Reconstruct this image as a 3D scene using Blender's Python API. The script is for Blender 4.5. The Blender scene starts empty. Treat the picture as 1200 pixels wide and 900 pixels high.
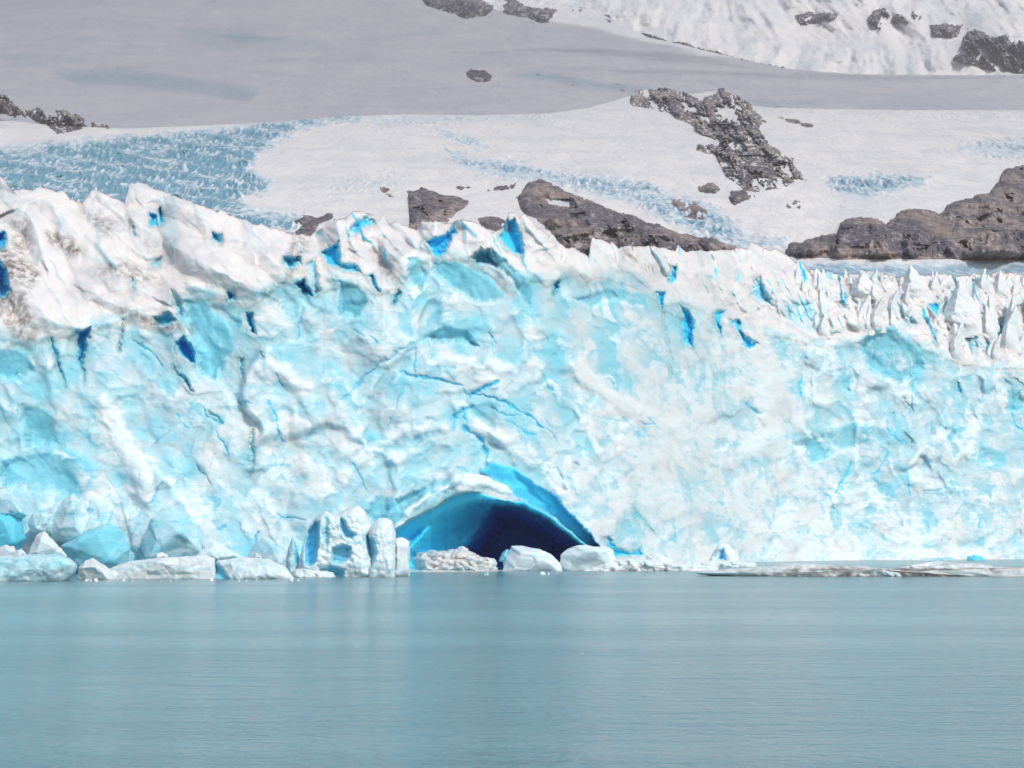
import bpy, math, random
import numpy as np

C = bpy.context.scene.collection
R = math.radians
F, HORIZON, CAM_H = 1650.0, 632.0, 6.0
TH = math.atan((HORIZON - 450) / F)
SUN_EL, SUN_AZ = 38.0, 32.0          # azimuth measured from straight behind the camera towards its right
SDIR = np.array([math.cos(R(SUN_EL)) * math.sin(R(SUN_AZ)), -math.cos(R(SUN_EL)) * math.cos(R(SUN_AZ)), math.sin(R(SUN_EL))])

# ------------------------------------------------------------------ geometry of the view
def at(px, py, D):
    """world point on the line of sight of a photo pixel, D metres ahead of the camera"""
    px, py, D = np.broadcast_arrays(np.asarray(px, float), np.asarray(py, float), np.asarray(D, float))
    x = (px - 600) / F
    u = (450 - py) / F
    fy = math.cos(TH) - u * math.sin(TH)
    fz = math.sin(TH) + u * math.cos(TH)
    return np.stack([x / fy * D, D, CAM_H + fz / fy * D], -1)

def row_of(z, D):
    """photo row of a point at height z, D metres ahead"""
    z = np.asarray(z, float); D = np.asarray(D, float)
    e = np.arctan2(z - CAM_H, D) - TH
    return 450 - F * np.tan(e)

# ------------------------------------------------------------------ noise
def hsh(ix, iy, k):
    h = (ix.astype(np.int64) * 374761393 + iy.astype(np.int64) * 668265263 + k * 2147483647 + 1013904223) & 0xFFFFFFFF
    h = ((h ^ (h >> 13)) * 1274126177) & 0xFFFFFFFF
    h = ((h ^ (h >> 16)) * 2246822519) & 0xFFFFFFFF
    h = h ^ (h >> 15)
    return (h & 0xFFFFFF) / float(0xFFFFFF)

def noise(x, y, k=0):
    ix = np.floor(x); iy = np.floor(y); fx = x - ix; fy = y - iy
    out = 0
    sx = fx * fx * fx * (fx * (fx * 6 - 15) + 10); sy = fy * fy * fy * (fy * (fy * 6 - 15) + 10)
    v = []
    for dy in (0, 1):
        for dx in (0, 1):
            a = hsh(ix + dx, iy + dy, k) * 2 * math.pi
            v.append(np.cos(a) * (fx - dx) + np.sin(a) * (fy - dy))
    return 1.5 * ((v[0] * (1 - sx) + v[1] * sx) * (1 - sy) + (v[2] * (1 - sx) + v[3] * sx) * sy)

def fbm(x, y, k=0, o=4, g=0.5):
    s = 0; a = 1; t = 0
    for i in range(o):
        s = s + a * noise(x * 2 ** i, y * 2 ** i, k + i * 17); t += a; a *= g
    return s / t

def cells(x, y, k=0, bowl=0.0, tilt=1.0, mode='near', soft=0.):
    """broken-face relief: every cell is a tilted plane ('near', blended over a width set by soft) or a shallow bowl ('min')"""
    ix = np.floor(x); iy = np.floor(y)
    best = np.full(x.shape, 1e9); val = np.zeros(x.shape); sec = np.full(x.shape, 1e9); ws = np.zeros(x.shape) + 1e-30
    for dy in (-1, 0, 1):
        for dx in (-1, 0, 1):
            cx = ix + dx; cy = iy + dy
            qx = x - (cx + hsh(cx, cy, k)); qy = y - (cy + hsh(cx, cy, k + 1))
            d2 = qx * qx + qy * qy
            pl = (hsh(cx, cy, k + 2) - .5) + tilt * ((hsh(cx, cy, k + 3) - .5) * qx + (hsh(cx, cy, k + 4) - .5) * qy) * 2 + bowl * d2
            if mode == 'near':
                if soft:
                    wt = np.exp(-d2 * soft); val += wt * pl; ws += wt
                else:
                    m = d2 < best
                    sec = np.where(m, best, np.minimum(sec, d2)); val = np.where(m, pl, val); best = np.where(m, d2, best)
            else:
                best = np.minimum(best, pl)
    if mode == 'near':
        return (val / ws, None) if soft else (val, np.sqrt(sec) - np.sqrt(best))
    return best, None

def smooth(a, b, x):
    t = np.clip((x - a) / (b - a), 0, 1)
    return t * t * (3 - 2 * t)

def curve(pts):
    p = np.array(pts, float)
    return lambda x: np.interp(x, p[:, 0], p[:, 1])

def sdf(poly, px, py):
    """signed distance in photo pixels, positive inside"""
    P = np.array(poly, float); n = len(P)
    d = np.full(px.shape, 1e18); ins = np.zeros(px.shape, bool)
    for i in range(n):
        a = P[i]; b = P[(i + 1) % n]; e = b - a
        wx = px - a[0]; wy = py - a[1]
        t = np.clip((wx * e[0] + wy * e[1]) / max(e @ e, 1e-9), 0, 1)
        d = np.minimum(d, (wx - t * e[0]) ** 2 + (wy - t * e[1]) ** 2)
        c = ((a[1] > py) != (b[1] > py)) & (px < (b[0] - a[0]) * (py - a[1]) / (b[1] - a[1] + 1e-12) + a[0])
        ins ^= c
    d = np.sqrt(d)
    return np.where(ins, d, -d)

def ldist(line, px, py):
    P = np.array(line, float); d = np.full(px.shape, 1e18)
    for a, b in zip(P[:-1], P[1:]):
        e = b - a; wx = px - a[0]; wy = py - a[1]
        t = np.clip((wx * e[0] + wy * e[1]) / max(e @ e, 1e-9), 0, 1)
        d = np.minimum(d, (wx - t * e[0]) ** 2 + (wy - t * e[1]) ** 2)
    return np.sqrt(d)

# ------------------------------------------------------------------ mesh helpers
def mesh_from(name, V, Q, attrs=None, mat=None, parent=None, normals=None, smooth_shade=True):
    me = bpy.data.meshes.new(name)
    V = np.asarray(V, np.float32); Q = np.asarray(Q, np.int32)
    k = Q.shape[1]
    me.vertices.add(len(V)); me.vertices.foreach_set('co', V.ravel())
    me.loops.add(Q.size); me.loops.foreach_set('vertex_index', Q.ravel())
    me.polygons.add(len(Q)); me.polygons.foreach_set('loop_start', np.arange(0, Q.size, k, dtype=np.int32))
    me.update(calc_edges=True)
    me.polygons.foreach_set('use_smooth', np.full(len(Q), smooth_shade, bool))
    for a, v in (attrs or {}).items():
        at_ = me.attributes.new(a, 'FLOAT', 'POINT'); at_.data.foreach_set('value', np.asarray(v, np.float32))
    if normals is not None:
        me.normals_split_custom_set_from_vertices(np.asarray(normals, np.float32).tolist())
    if mat: me.materials.append(mat)
    me.update()
    o = bpy.data.objects.new(name, me); C.objects.link(o)
    if parent: o.parent = parent
    return o

def grid_quads(nr, nc):
    i = np.arange(nr * nc).reshape(nr, nc)
    return np.stack([i[:-1, :-1], i[:-1, 1:], i[1:, 1:], i[1:, :-1]], -1).reshape(-1, 4)

def grid_normals(V):
    du = np.gradient(V, axis=1); dv = np.gradient(V, axis=0)
    n = np.cross(du, dv); n /= np.linalg.norm(n, axis=-1, keepdims=True) + 1e-12
    return n

def sub_mesh(name, V, Q, sel, attrs, mat, parent, normals=None):
    q = Q[sel]; ids, inv = np.unique(q.ravel(), return_inverse=True)
    return mesh_from(name, V[ids], inv.reshape(-1, 4), {a: v[ids] for a, v in attrs.items()}, mat, parent,
                     None if normals is None else normals[ids])

def tag(o, label, cat, group=None):
    o['label'] = label; o['category'] = cat
    if group: o['group'] = group
    return o

def setting(o, kind='structure'):
    o['kind'] = kind; return o

def empty(name, loc):
    o = bpy.data.objects.new(name, None); C.objects.link(o); o.location = loc; o.empty_display_size = 2
    return o

def adopt(child, parent):
    child.parent = parent
    child.matrix_parent_inverse = parent_inv[parent.name]

parent_inv = {}

# ------------------------------------------------------------------ materials
class Mat:
    def __init__(s, name, rough=0.6, spec=0.3):
        s.m = bpy.data.materials.new(name); s.m.use_nodes = True
        s.t = s.m.node_tree; s.n = s.t.nodes; s.l = s.t.links
        s.b = s.n['Principled BSDF']; s.b.inputs['Roughness'].default_value = rough
        s.b.inputs['Specular IOR Level'].default_value = spec
        g = s.n.new('ShaderNodeNewGeometry'); s.pos = g.outputs['Position']; s.geo = g
    def put(s, sock, v):
        if isinstance(v, bpy.types.NodeSocket): s.l.new(v, sock)
        elif isinstance(v, tuple) and len(v) == 3: sock.default_value = (*v, 1) if sock.type == 'RGBA' else v
        else: sock.default_value = v
    def attr(s, a):
        n = s.n.new('ShaderNodeAttribute'); n.attribute_name = a; return n.outputs['Fac']
    def mapped(s, scale=(1, 1, 1), rot=(0, 0, 0)):
        n = s.n.new('ShaderNodeMapping'); n.inputs['Scale'].default_value = scale; n.inputs['Rotation'].default_value = rot
        s.l.new(s.pos, n.inputs['Vector']); return n.outputs['Vector']
    def noise(s, scale, detail=6, rough=.55, vec=None, dist=0):
        n = s.n.new('ShaderNodeTexNoise'); n.inputs['Scale'].default_value = scale; n.inputs['Detail'].default_value = detail
        n.inputs['Roughness'].default_value = rough; n.inputs['Distortion'].default_value = dist
        s.l.new(vec or s.pos, n.inputs['Vector']); return n.outputs['Fac']
    def vor(s, scale, feature='F1', vec=None, out='Distance'):
        n = s.n.new('ShaderNodeTexVoronoi'); n.feature = feature; n.inputs['Scale'].default_value = scale
        s.l.new(vec or s.pos, n.inputs['Vector']); return n.outputs[out]
    def ramp(s, v, a, b, lo=0., hi=1.):
        n = s.n.new('ShaderNodeMapRange'); n.interpolation_type = 'SMOOTHSTEP'
        for i, x in zip(('Value', 'From Min', 'From Max', 'To Min', 'To Max'), (v, a, b, lo, hi)): s.put(n.inputs[i], x)
        return n.outputs['Result']
    def math(s, op, a, b=0., clamp=False):
        n = s.n.new('ShaderNodeMath'); n.operation = op; n.use_clamp = clamp
        s.put(n.inputs[0], a); s.put(n.inputs[1], b); return n.outputs[0]
    def mix(s, f, a, b):
        n = s.n.new('ShaderNodeMix'); n.data_type = 'RGBA'; n.clamp_factor = True
        s.put(n.inputs[0], f); s.put(n.inputs[6], a); s.put(n.inputs[7], b); return n.outputs[2]
    def bump(s, h, strength=.5, dist=.3, normal=None):
        n = s.n.new('ShaderNodeBump'); n.inputs['Strength'].default_value = strength; n.inputs['Distance'].default_value = dist
        s.l.new(h, n.inputs['Height'])
        if normal: s.l.new(normal, n.inputs['Normal'])
        return n.outputs['Normal']
    def color(s, c): s.put(s.b.inputs['Base Color'], c)
    def normal(s, n): s.l.new(n, s.b.inputs['Normal'])

SSS = .85
WHITE_ICE = (0.67, 0.78, 0.81)
CYAN_ICE = (0.19, 0.58, 0.70)
SNOW = (0.69, 0.68, 0.675)

def ice_material(name, white=WHITE_ICE, cyan=CYAN_ICE, deep=(0.02, 0.29, 0.78), fine=1.0, sss=1.8):
    m = Mat(name, .55, .2)
    streak = m.noise(.16, 8, .62, m.mapped((1, 1, 2.2), (0, R(-24), 0)), .6)
    small = m.noise(.9 * fine, 7, .65, m.mapped((1, 1, 1.6), (0, R(12), 0)), .4)
    chips, = (m.vor(.55 * fine, 'F1', m.mapped((1, 1, 1.7), (0, R(25), 0)), 'Color'),)
    cr = m.n.new('ShaderNodeSeparateColor'); m.l.new(chips, cr.inputs[0])
    k = m.math('ADD', m.attr('blue'), m.math('MULTIPLY', m.math('SUBTRACT', streak, .5), 1.0))
    strata = m.ramp(m.noise(1., 5, .6, m.mapped((.10, .10, .95), (0, R(-10), 0)), .7), .54, .66)
    k = m.math('ADD', k, m.math('MULTIPLY', strata, .30))
    k = m.math('ADD', k, m.math('MULTIPLY', m.math('SUBTRACT', small, .5), .55))
    k = m.math('ADD', k, m.math('MULTIPLY', m.math('SUBTRACT', cr.outputs[0], .5), .12))
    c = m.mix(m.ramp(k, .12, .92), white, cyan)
    dp = m.attr('deep')
    c = m.mix(m.ramp(dp, .0, .6), c, (.045, .60, .86))
    c = m.mix(m.ramp(dp, .55, 1.25), c, deep)
    dirt_shade = m.ramp(m.noise(.10, 8, .62, m.mapped((1, .6, 1.6), (0, R(32), 0)), .8), .44, .66, 0, .75)  # grey-blue streaks: dirt tone and snow shading put into the colour
    c = m.mix(m.attr('snow'), c, m.mix(dirt_shade, SNOW, (.50, .535, .565)))
    dirt = m.math('MULTIPLY', m.attr('dirt'), m.ramp(m.noise(.7, 8, .7, m.mapped((1, 1, .7), (0, R(30), 0))), .36, .62))
    c = m.mix(dirt, c, (.16, .125, .105))
    m.color(c)
    if SSS:
        m.b.subsurface_method = 'RANDOM_WALK'; m.b.inputs['Subsurface Weight'].default_value = SSS
        m.b.inputs['Subsurface Radius'].default_value = (.22, 1.0, 1.35); m.b.inputs['Subsurface Scale'].default_value = sss / fine
    h = m.math('ADD', m.noise(1.6 * fine, 8, .62), m.math('MULTIPLY', m.vor(1.1 * fine, 'F1', m.mapped((1, 1, 1.5))), .5))
    m.normal(m.bump(h, .30, .2 / fine))
    return m.m

def snow_material(name, col=SNOW, scale=.05, amp=6., blue=(0.30, 0.52, 0.62), strength=.6):
    m = Mat(name, .7, .2)
    n = m.noise(scale, 9, .62, m.mapped((1, .45, 1.)), .5)
    n2 = m.noise(scale * 6, 6, .6)
    k = m.math('ADD', m.attr('blue'), m.math('MULTIPLY', m.math('SUBTRACT', n2, .5), m.math('MULTIPLY', m.attr('blue'), 1.6)))
    c = m.mix(m.ramp(n, .35, .75), col, tuple(x * y for x, y in zip(col, (.90, .92, .945))))
    band = m.noise(scale * .9, 9, .66, m.mapped((.4, .2, 1.4), (0, R(8), 0)), .8)
    c = m.mix(m.ramp(band, .44, .62, 0, .6), c, tuple(x * y for x, y in zip(col, (.80, .86, .90))))
    c = m.mix(m.ramp(k, .0, 1.), c, blue)
    m.color(c)
    m.normal(m.bump(m.math('ADD', n, m.math('MULTIPLY', n2, .35)), strength, amp))
    return m.m

def rock_material(name, a=(.30, .235, .205), b=(.125, .108, .112), scale=.08, snow=.25):
    m = Mat(name, .85, .15)
    iso = m.mapped((1, .22, 1.1), (0, R(28), 0))
    n = m.noise(scale, 10, .68, iso, .8)
    n2 = m.noise(scale * 5, 8, .7, iso)
    c = m.mix(m.ramp(n, .36, .62), b, a)
    c = m.mix(m.ramp(m.noise(scale * .3, 5, .6, iso), .46, .53, 0, .85), c, (.085, .078, .108))  # violet-dark zones: shade of the cliffs put into the rock colour
    c = m.mix(m.ramp(n2, .45, .75, 0, .5), c, (.36, .31, .28))
    c = m.mix(m.math('MULTIPLY', m.ramp(m.noise(scale * 3, 9, .75, iso, .5), .54, .58), snow), c, (.8, .79, .79))
    m.color(c)
    m.normal(m.bump(m.math('ADD', n, m.math('MULTIPLY', n2, .5)), .8, .10 / scale))
    return m.m

M_ICE = ice_material('glacier_ice')
M_BERG = ice_material('berg_ice', fine=1.6, sss=.9)
M_SERAC = ice_material('serac_ice', fine=1.3, sss=.25)
M_SNOW_MID = snow_material('mid_snow', (.83, .81, .797), scale=.03, amp=8)
M_SNOW_FAR = snow_material('far_snow', (.86, .835, .84), scale=.012, amp=14, blue=(.42, .58, .65))
M_SNOW_PEAK = snow_material('peak_snow', (.90, .885, .88), scale=.009, amp=22, strength=.7)
M_FALL = snow_material('icefall_ice', (.74, .79, .82), scale=.08, amp=3, blue=(.15, .34, .45), strength=.5)
M_ROCK = rock_material('brown_rock', scale=.07, snow=.3)
M_ROCK_FAR = rock_material('far_rock', (.20, .185, .19), (.09, .09, .105), scale=.035, snow=.8)
M_ROCK_SNOWY = rock_material('snow_dusted_rock', (.31, .255, .225), (.13, .115, .115), scale=.06, snow=1.)

GRID = {}
# ------------------------------------------------------------------ THE GLACIER FRONT
crest = curve([(-200, 195), (-60, 200), (0, 205), (6, 212), (15, 221), (50, 221), (75, 224), (88, 238), (98, 236), (108, 221), (120, 224), (135, 232),
    (146, 236), (150, 222), (153, 213), (165, 213), (195, 225), (240, 241), (270, 251), (300, 262), (345, 273), (365, 274), (385, 262), (398, 257),
    (412, 249), (432, 251), (445, 258), (465, 262), (488, 268), (500, 262), (510, 257), (528, 260), (540, 255), (560, 260), (578, 272), (588, 266),
    (594, 256), (602, 251), (612, 255), (632, 268), (662, 292), (674, 291), (690, 300), (694, 279), (706, 279), (728, 291), (738, 287), (765, 287),
    (800, 294), (812, 292), (830, 292), (870, 290), (905, 292), (922, 299), (940, 312), (960, 318), (985, 322), (1020, 318), (1050, 323), (1090, 321),
    (1130, 322), (1165, 319), (1200, 321), (1300, 325), (1400, 330)])
snowline = curve([(-200, 400), (0, 395), (30, 405), (60, 400), (110, 386), (150, 376), (180, 385), (205, 381), (215, 352), (240, 350), (265, 352),
    (290, 362), (310, 347), (335, 330), (370, 345), (400, 335), (420, 332), (440, 345), (470, 335), (490, 306), (510, 300), (540, 305), (570, 318),
    (600, 345), (615, 325), (640, 335), (670, 322), (720, 328), (750, 338), (775, 360), (800, 352), (830, 368), (860, 386), (900, 392), (930, 398),
    (970, 408), (1000, 405), (1030, 386), (1060, 386), (1080, 410), (1120, 424), (1160, 432), (1200, 432), (1400, 440)])
front = curve([(-300, 246), (0, 250), (300, 258), (480, 264), (640, 274), (720, 292), (800, 328), (880, 372), (960, 402), (1200, 432), (1450, 455)])

_fx = np.arange(-700, 1900.); _fk = np.hanning(161); _fk /= _fk.sum()
_fy = np.convolve(np.pad(front(_fx), 80, 'edge'), _fk, 'valid')
front = lambda x: np.interp(x, _fx, _fy)

# blue recesses cut into the face: outline, depth cut (m), how deep the blue of the ice is, edge softness (px)
CREV = [
 ([(90,387),(108,383),(102,398),(98,427),(100,447),(95,430),(91,407)], 6, .95, 1.6),
 ([(205,400),(215,393),(224,402),(230,415),(230,427),(220,425),(210,413)], 7, 1.1, 1.6),
 ([(200,427),(213,439),(222,447),(227,460),(222,457),(212,444)], 4, .8, 1.5),
 ([(178,372),(197,366),(208,374),(200,382),(182,381)], 5, .55, 2),
 ([(197,338),(203,338),(218,357),(212,380),(205,363)], 3, .25, 2),  # shaded side of a fin, its shade painted bluish
 ([(-6,270),(7,271),(6,288),(-6,300)], 7, 1.1, 2),
 ([(-6,306),(5,307),(13,343),(0,351),(-6,350)], 8, 1.1, 2),
 ([(173,307),(190,300),(187,312),(177,315)], 4, .4, 2),
 ([(330,300),(353,300),(356,308),(340,317),(330,310)], 6, .55, 2),
 ([(345,332),(357,326),(368,347),(355,344)], 7, 1.1, 1.6),
 ([(357,307),(370,303),(376,340),(368,349),(363,330)], 3, .3, 2),  # grey shaded face of a fin, the shade tinted in
 ([(375,297),(397,282),(401,317),(383,310)], 5, .75, 2),
 ([(265,342),(275,340),(276,352),(267,353)], 5, .8, 1.5),
 ([(288,367),(295,366),(300,392),(292,388)], 6, .95, 1.5),
 ([(304,409),(308,410),(307,421)], 4, .9, 1.2),
 ([(282,418),(286,420),(287,450),(283,448)], 3, .65, 1.5),
 ([(143,372),(146,374),(141,414),(138,412)], 3, .45, 1.5),
 ([(57,396),(61,396),(72,425),(79,454),(74,448),(64,420)], 3, .6, 1.5),
 ([(174,248),(184,252),(184,267),(175,266)], 5, .8, 1.6),
 ([(185,245),(190,241),(194,262),(186,266)], 5, .75, 1.6),
 ([(152,262),(157,266),(163,278),(156,276)], 4, .7, 1.6),
 ([(247,272),(260,272),(260,287),(247,282)], 5, .55, 2),
 ([(152,322),(156,324),(159,341),(154,338)], 3, .6, 1.4),
 ([(407,270),(418,257),(432,253),(441,262),(427,268),(415,279)], 5, .5, 2),
 ([(495,280),(513,278),(527,270),(532,257),(535,273),(523,293),(510,303),(503,290)], 7, .8, 2),
 ([(550,302),(563,290),(575,292),(587,318),(572,312),(558,312)], 6, .5, 2),
 ([(582,280),(592,258),(602,254),(612,280),(614,300),(603,298),(592,290)], 6, .7, 2),
 ([(648,333),(658,325),(657,337),(646,348)], 5, .8, 1.5),
 ([(767,342),(779,340),(777,366)], 6, 1., 1.5),
 ([(783,331),(787,310),(794,313),(790,331)], 5, .9, 1.6),
 ([(431,323),(437,318),(446,343),(441,342)], 5, .9, 1.5),
 ([(398,308),(417,310),(428,323),(410,318),(398,316)], 4, .65, 1.6),
 ([(466,339),(470,342),(460,361),(457,358)], 4, .75, 1.4),
 ([(878,346),(886,323),(891,324),(909,361),(892,356)], 6, .4, 2),
 ([(836,365),(852,363),(844,371),(845,394),(839,384)], 6, 1., 1.5),
 ([(853,371),(866,375),(874,394),(891,402),(879,413),(868,400),(861,382)], 7, .8, 1.8),
 ([(796,355),(806,362),(814,376),(812,407),(800,402)], 6, .7, 2.5),
 ([(1088,358),(1105,352),(1097,371)], 6, .95, 1.6),
 ([(1156,370),(1167,373),(1191,402),(1174,401)], 6, .7, 1.8),
 ([(963,317),(968,318),(970,334),(965,331)], 4, .9, 1.4),
 ([(987,343),(992,344),(992,359),(988,358)], 4, .9, 1.4),
 ([(1009,340),(1014,342),(1012,348)], 3, .8, 1.2),
 ([(853,339),(862,346),(861,349),(855,344)], 3, .9, 1.2),
 ([(829,323),(835,325),(833,329)], 3, .8, 1.2),
 ([(1056,371),(1067,367),(1074,384)], 4, .5, 1.6),
 ([(1092,385),(1097,387),(1098,404),(1094,399)], 4, .7, 1.4),
 ([(1139,396),(1144,398),(1143,418)], 4, .7, 1.4),
 ([(1152,392),(1159,398),(1164,428),(1157,415)], 5, .8, 1.5),
 ([(1187,408),(1191,408),(1190,416)], 3, .9, 1.2),
 ([(1184,440),(1192,443),(1204,455),(1196,451)], 4, .9, 1.4),
 ([(1119,446),(1125,448),(1127,463),(1121,460)], 3, .6, 1.5),
 ([(1059,466),(1062,466),(1071,485),(1067,482)], 3, .8, 1.3),
 ([(1044,484),(1047,484),(1049,494)], 3, .8, 1.2),
 ([(1059,505),(1062,504),(1072,521),(1068,520)], 3, .6, 1.3),
 ([(739,592),(744,596),(768,624),(762,622),(748,606)], 3, .7, 1.8),
 ([(672,540),(676,540),(679,546),(675,545)], 2, .8, 1.2),
 ([(707,630),(712,628),(722,640),(738,646),(752,642),(756,652),(720,653)], 4, .75, 2.2),
 ([(246,478),(252,484),(262,496),(256,494),(246,486)], 2, .5, 1.6),
 ([(293,505),(297,505),(299,540),(294,558)], 2.5, .5, 1.8),
 ([(775,366),(777,366),(786,412),(789,446),(786,446),(782,412)], 2, .45, 1.4),
]
# thin fracture lines: path, half width (px), depth (m), blue
LINES = [
 ([(468,436),(495,442),(522,447),(543,452)], 1.7, 2.2, .55), ([(550,463),(562,458),(583,447)], 3.0, 3.2, .75),
 ([(552,461),(578,466),(600,476),(620,487),(636,501)], 2.1, 3., .65), ([(545,458),(550,466)], 3.0, 3., .6),
 ([(545,503),(557,507),(564,517),(570,532),(571,544)], 4.5, 3.2, .62), ([(530,492),(540,481),(552,477)], 2.2, 2., .45),
 ([(640,503),(650,512),(656,522)], 2.2, 1.5, .3), ([(500,490),(512,494)], 2.2, 2., .4), ([(536,548),(547,553)], 3, 2, .5),
 ([(400,470),(418,450),(440,430),(466,412),(490,400),(504,392)], 2.6, 1.8, .35), ([(636,440),(642,452),(648,458)], 2, 2, .5),
 ([(238,478),(244,488),(250,494),(262,495)], 2, 2, .5), ([(280,470),(292,472)], 2, 1.5, .4), ([(178,525),(190,512),(200,505)], 1.5, 1, .2),
 ([(640,396),(641,402)], 1.3, 1.5, .5), ([(729,330),(730,347)], .9, 1.5, .5), ([(210,415),(240,415)], .8, .8, .4), ([(120,515),(200,500)], .8, .6, .2),
]
# wide panels of the face: outline, inset (m), tilt to the left (m per m), overhang (m per m), extra blue painting in their shade, softness px
PANELS = [
 ([(475,303),(490,301),(502,320),(494,344),(480,332)], 1.2, .35, .25, .35, 4),
 ([(573,285),(587,299),(612,320),(626,343),(622,364),(612,352),(600,330),(580,312)], 1.0, .4, .2, .38, 4),
 ([(505,303),(533,306),(573,323),(596,350),(565,358),(540,348),(522,332),(506,322)], 1.2, .25, .35, .40, 6),
 ([(500,392),(517,382),(550,387),(562,408),(534,401),(512,402)], 1.6, .1, .6, .45, 5),
 ([(396,330),(420,331),(433,350),(420,372),(396,370)], 1.6, .3, .35, .42, 6),
 ([(215,351),(240,350),(265,375),(276,405),(252,446),(236,440),(224,400)], 1.0, .3, .2, .22, 5),
 ([(915,357),(943,349),(968,373),(952,394),(922,376)], .9, .25, .3, .22, 5),
 ([(1003,402),(1030,387),(1047,377),(1062,392),(1082,410),(1084,432),(1052,452),(1016,434)], 1.4, .3, .4, .26, 6),
 ([(1100,368),(1124,328),(1134,345),(1127,380),(1112,376)], 1.2, .5, .1, .22, 2),
 ([(-20,405),(30,410),(42,436),(20,446),(-20,440)], 1.2, .1, .5, .3, 6),
 ([(670,350),(720,335),(757,345),(758,362),(720,352),(690,362)], .8, .1, .3, .18, 5),
 ([(560,552),(577,540),(602,548),(626,566),(650,580),(668,601),(688,621),(704,641),(686,642),(660,617),(640,602),(613,587),(588,568)], 3.0, -.1, .5, .62, 2.5),
 ([(463,620),(480,608),(470,584),(440,580),(425,600),(440,622)], 1.2, .2, .3, .25, 7),
 ([(462,586),(520,560),(548,552),(540,566),(500,580),(470,600)], .9, .2, .3, .30, 4),
 ([(930,520),(985,495),(1028,492),(1020,520),(985,530),(950,545)], 1.2, .25, .35, .16, 8),
 ([(1100,500),(1130,495),(1133,525),(1118,536)], 1., .3, .2, .16, 5), ([(1138,520),(1182,528),(1180,548),(1150,546)], 1., .2, .3, .16, 5),
 ([(1174,440),(1200,455),(1200,480),(1178,484)], 1., .3, .2, .25, 4), ([(980,430),(1000,428),(996,460),(986,458)], 1., .3, .2, .2, 4),
 ([(1020,560),(1050,566),(1060,620),(1040,612)], 1., .3, .2, .16, 5), ([(640,560),(640,540),(655,548),(668,575),(655,578)], 1.2, .2, .3, .1, 4),
 ([(0,540),(80,520),(120,545),(100,590),(60,575),(0,575)], 1., .2, .25, .2, 8), ([(20,470),(60,480),(70,520),(30,525)], 1., .2, .25, .15, 8),
]
BLOBS = [(30,440,70,50,.16),(110,520,70,60,.12),(400,350,60,60,.16),(560,345,70,40,.16),(430,575,70,45,.20),(500,470,90,30,.10),(620,560,60,30,.10),
 (1040,410,60,40,.10),(745,420,60,50,.10),(830,430,30,60,.05),(800,545,130,100,-.30),(900,470,36,80,-.26),(350,520,60,50,-.16),(600,515,50,22,-.28),
 (1050,625,170,40,-.20),(210,570,60,60,-.12),(130,480,30,50,-.22),(560,560,60,12,-.25),(250,510,60,40,-.06),(700,470,40,60,-.1),(1140,590,60,60,-.1),
 (980,480,60,50,.04),(300,420,40,40,.06)]
MOUNDS = [(60,262,45,34,.5,5),(20,240,42,35,.6,4),(118,240,20,18,.3,3),(85,320,60,40,.6,5),(30,370,45,40,.5,4),(185,250,48,32,.5,4.5),(170,285,25,20,.2,3),
 (260,300,85,40,.45,6),(230,350,45,20,.2,3),(130,352,50,25,.3,3),(310,330,40,25,.3,3),(345,300,30,20,.3,2.5),(400,278,22,26,.3,3),(428,285,30,22,.2,4),(460,302,28,35,.2,4),
 (510,278,20,22,0,3),(545,282,30,26,.4,4.5),(625,312,38,52,-.5,5),(600,330,16,60,-.4,3),(712,308,40,22,.2,3.5),(770,308,42,20,.1,3.5),(825,322,52,30,.2,4.5),(885,322,50,28,.2,4.5),
 (845,356,35,20,.3,3),(935,345,40,30,.3,4),(975,392,50,20,.4,3),(690,320,20,20,0,2.5),(740,325,30,14,.1,2.5),(660,315,20,22,.5,3),(480,285,14,18,.2,2),(1010,375,36,22,.5,3),(1065,400,26,20,.6,3),(375,318,18,26,-.2,3)]
BANDS = [([(466,613),(502,577),(539,560),(581,568),(600,574)],5,-.55,.8),([(415,590),(430,570),(456,551),(497,538),(520,530)],8,.35,-.5),([(400,560),(430,530),(470,505),(520,500)],7,-.3,.6),
 ([(643,400),(648,425),(655,440)],8,.35,-.5),([(648,460),(662,485),(680,508)],9,.3,-.5),([(677,434),(722,472),(777,497),(800,510)],9,-.5,1.0),([(640,450),(665,475),(690,500),(700,530)],5,-.35,.6),
 ([(365,420),(400,430),(412,445)],9,.3,-.4),([(560,500),(600,520),(640,550),(665,585)],8,-.45,.6),([(435,470),(462,432),(500,399),(545,393)],6,.35,-.8),([(505,420),(560,425),(600,432)],7,-.3,.5),
 ([(880,400),(905,450),(900,520)],14,-.5,1.0),([(400,480),(420,500),(400,530)],9,-.3,.5),([(850,560),(900,540),(960,500),(1000,470)],12,.22,-.8),([(1010,560),(1060,520),(1100,470)],10,.18,-.6),
 ([(120,470),(140,510),(160,545),(170,580)],10,-.5,.9),([(0,500),(50,510),(110,525)],14,.25,-.5),([(300,560),(340,590),(380,600)],12,.2,-.4),([(330,430),(360,460),(370,500)],10,-.3,.6)]
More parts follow.
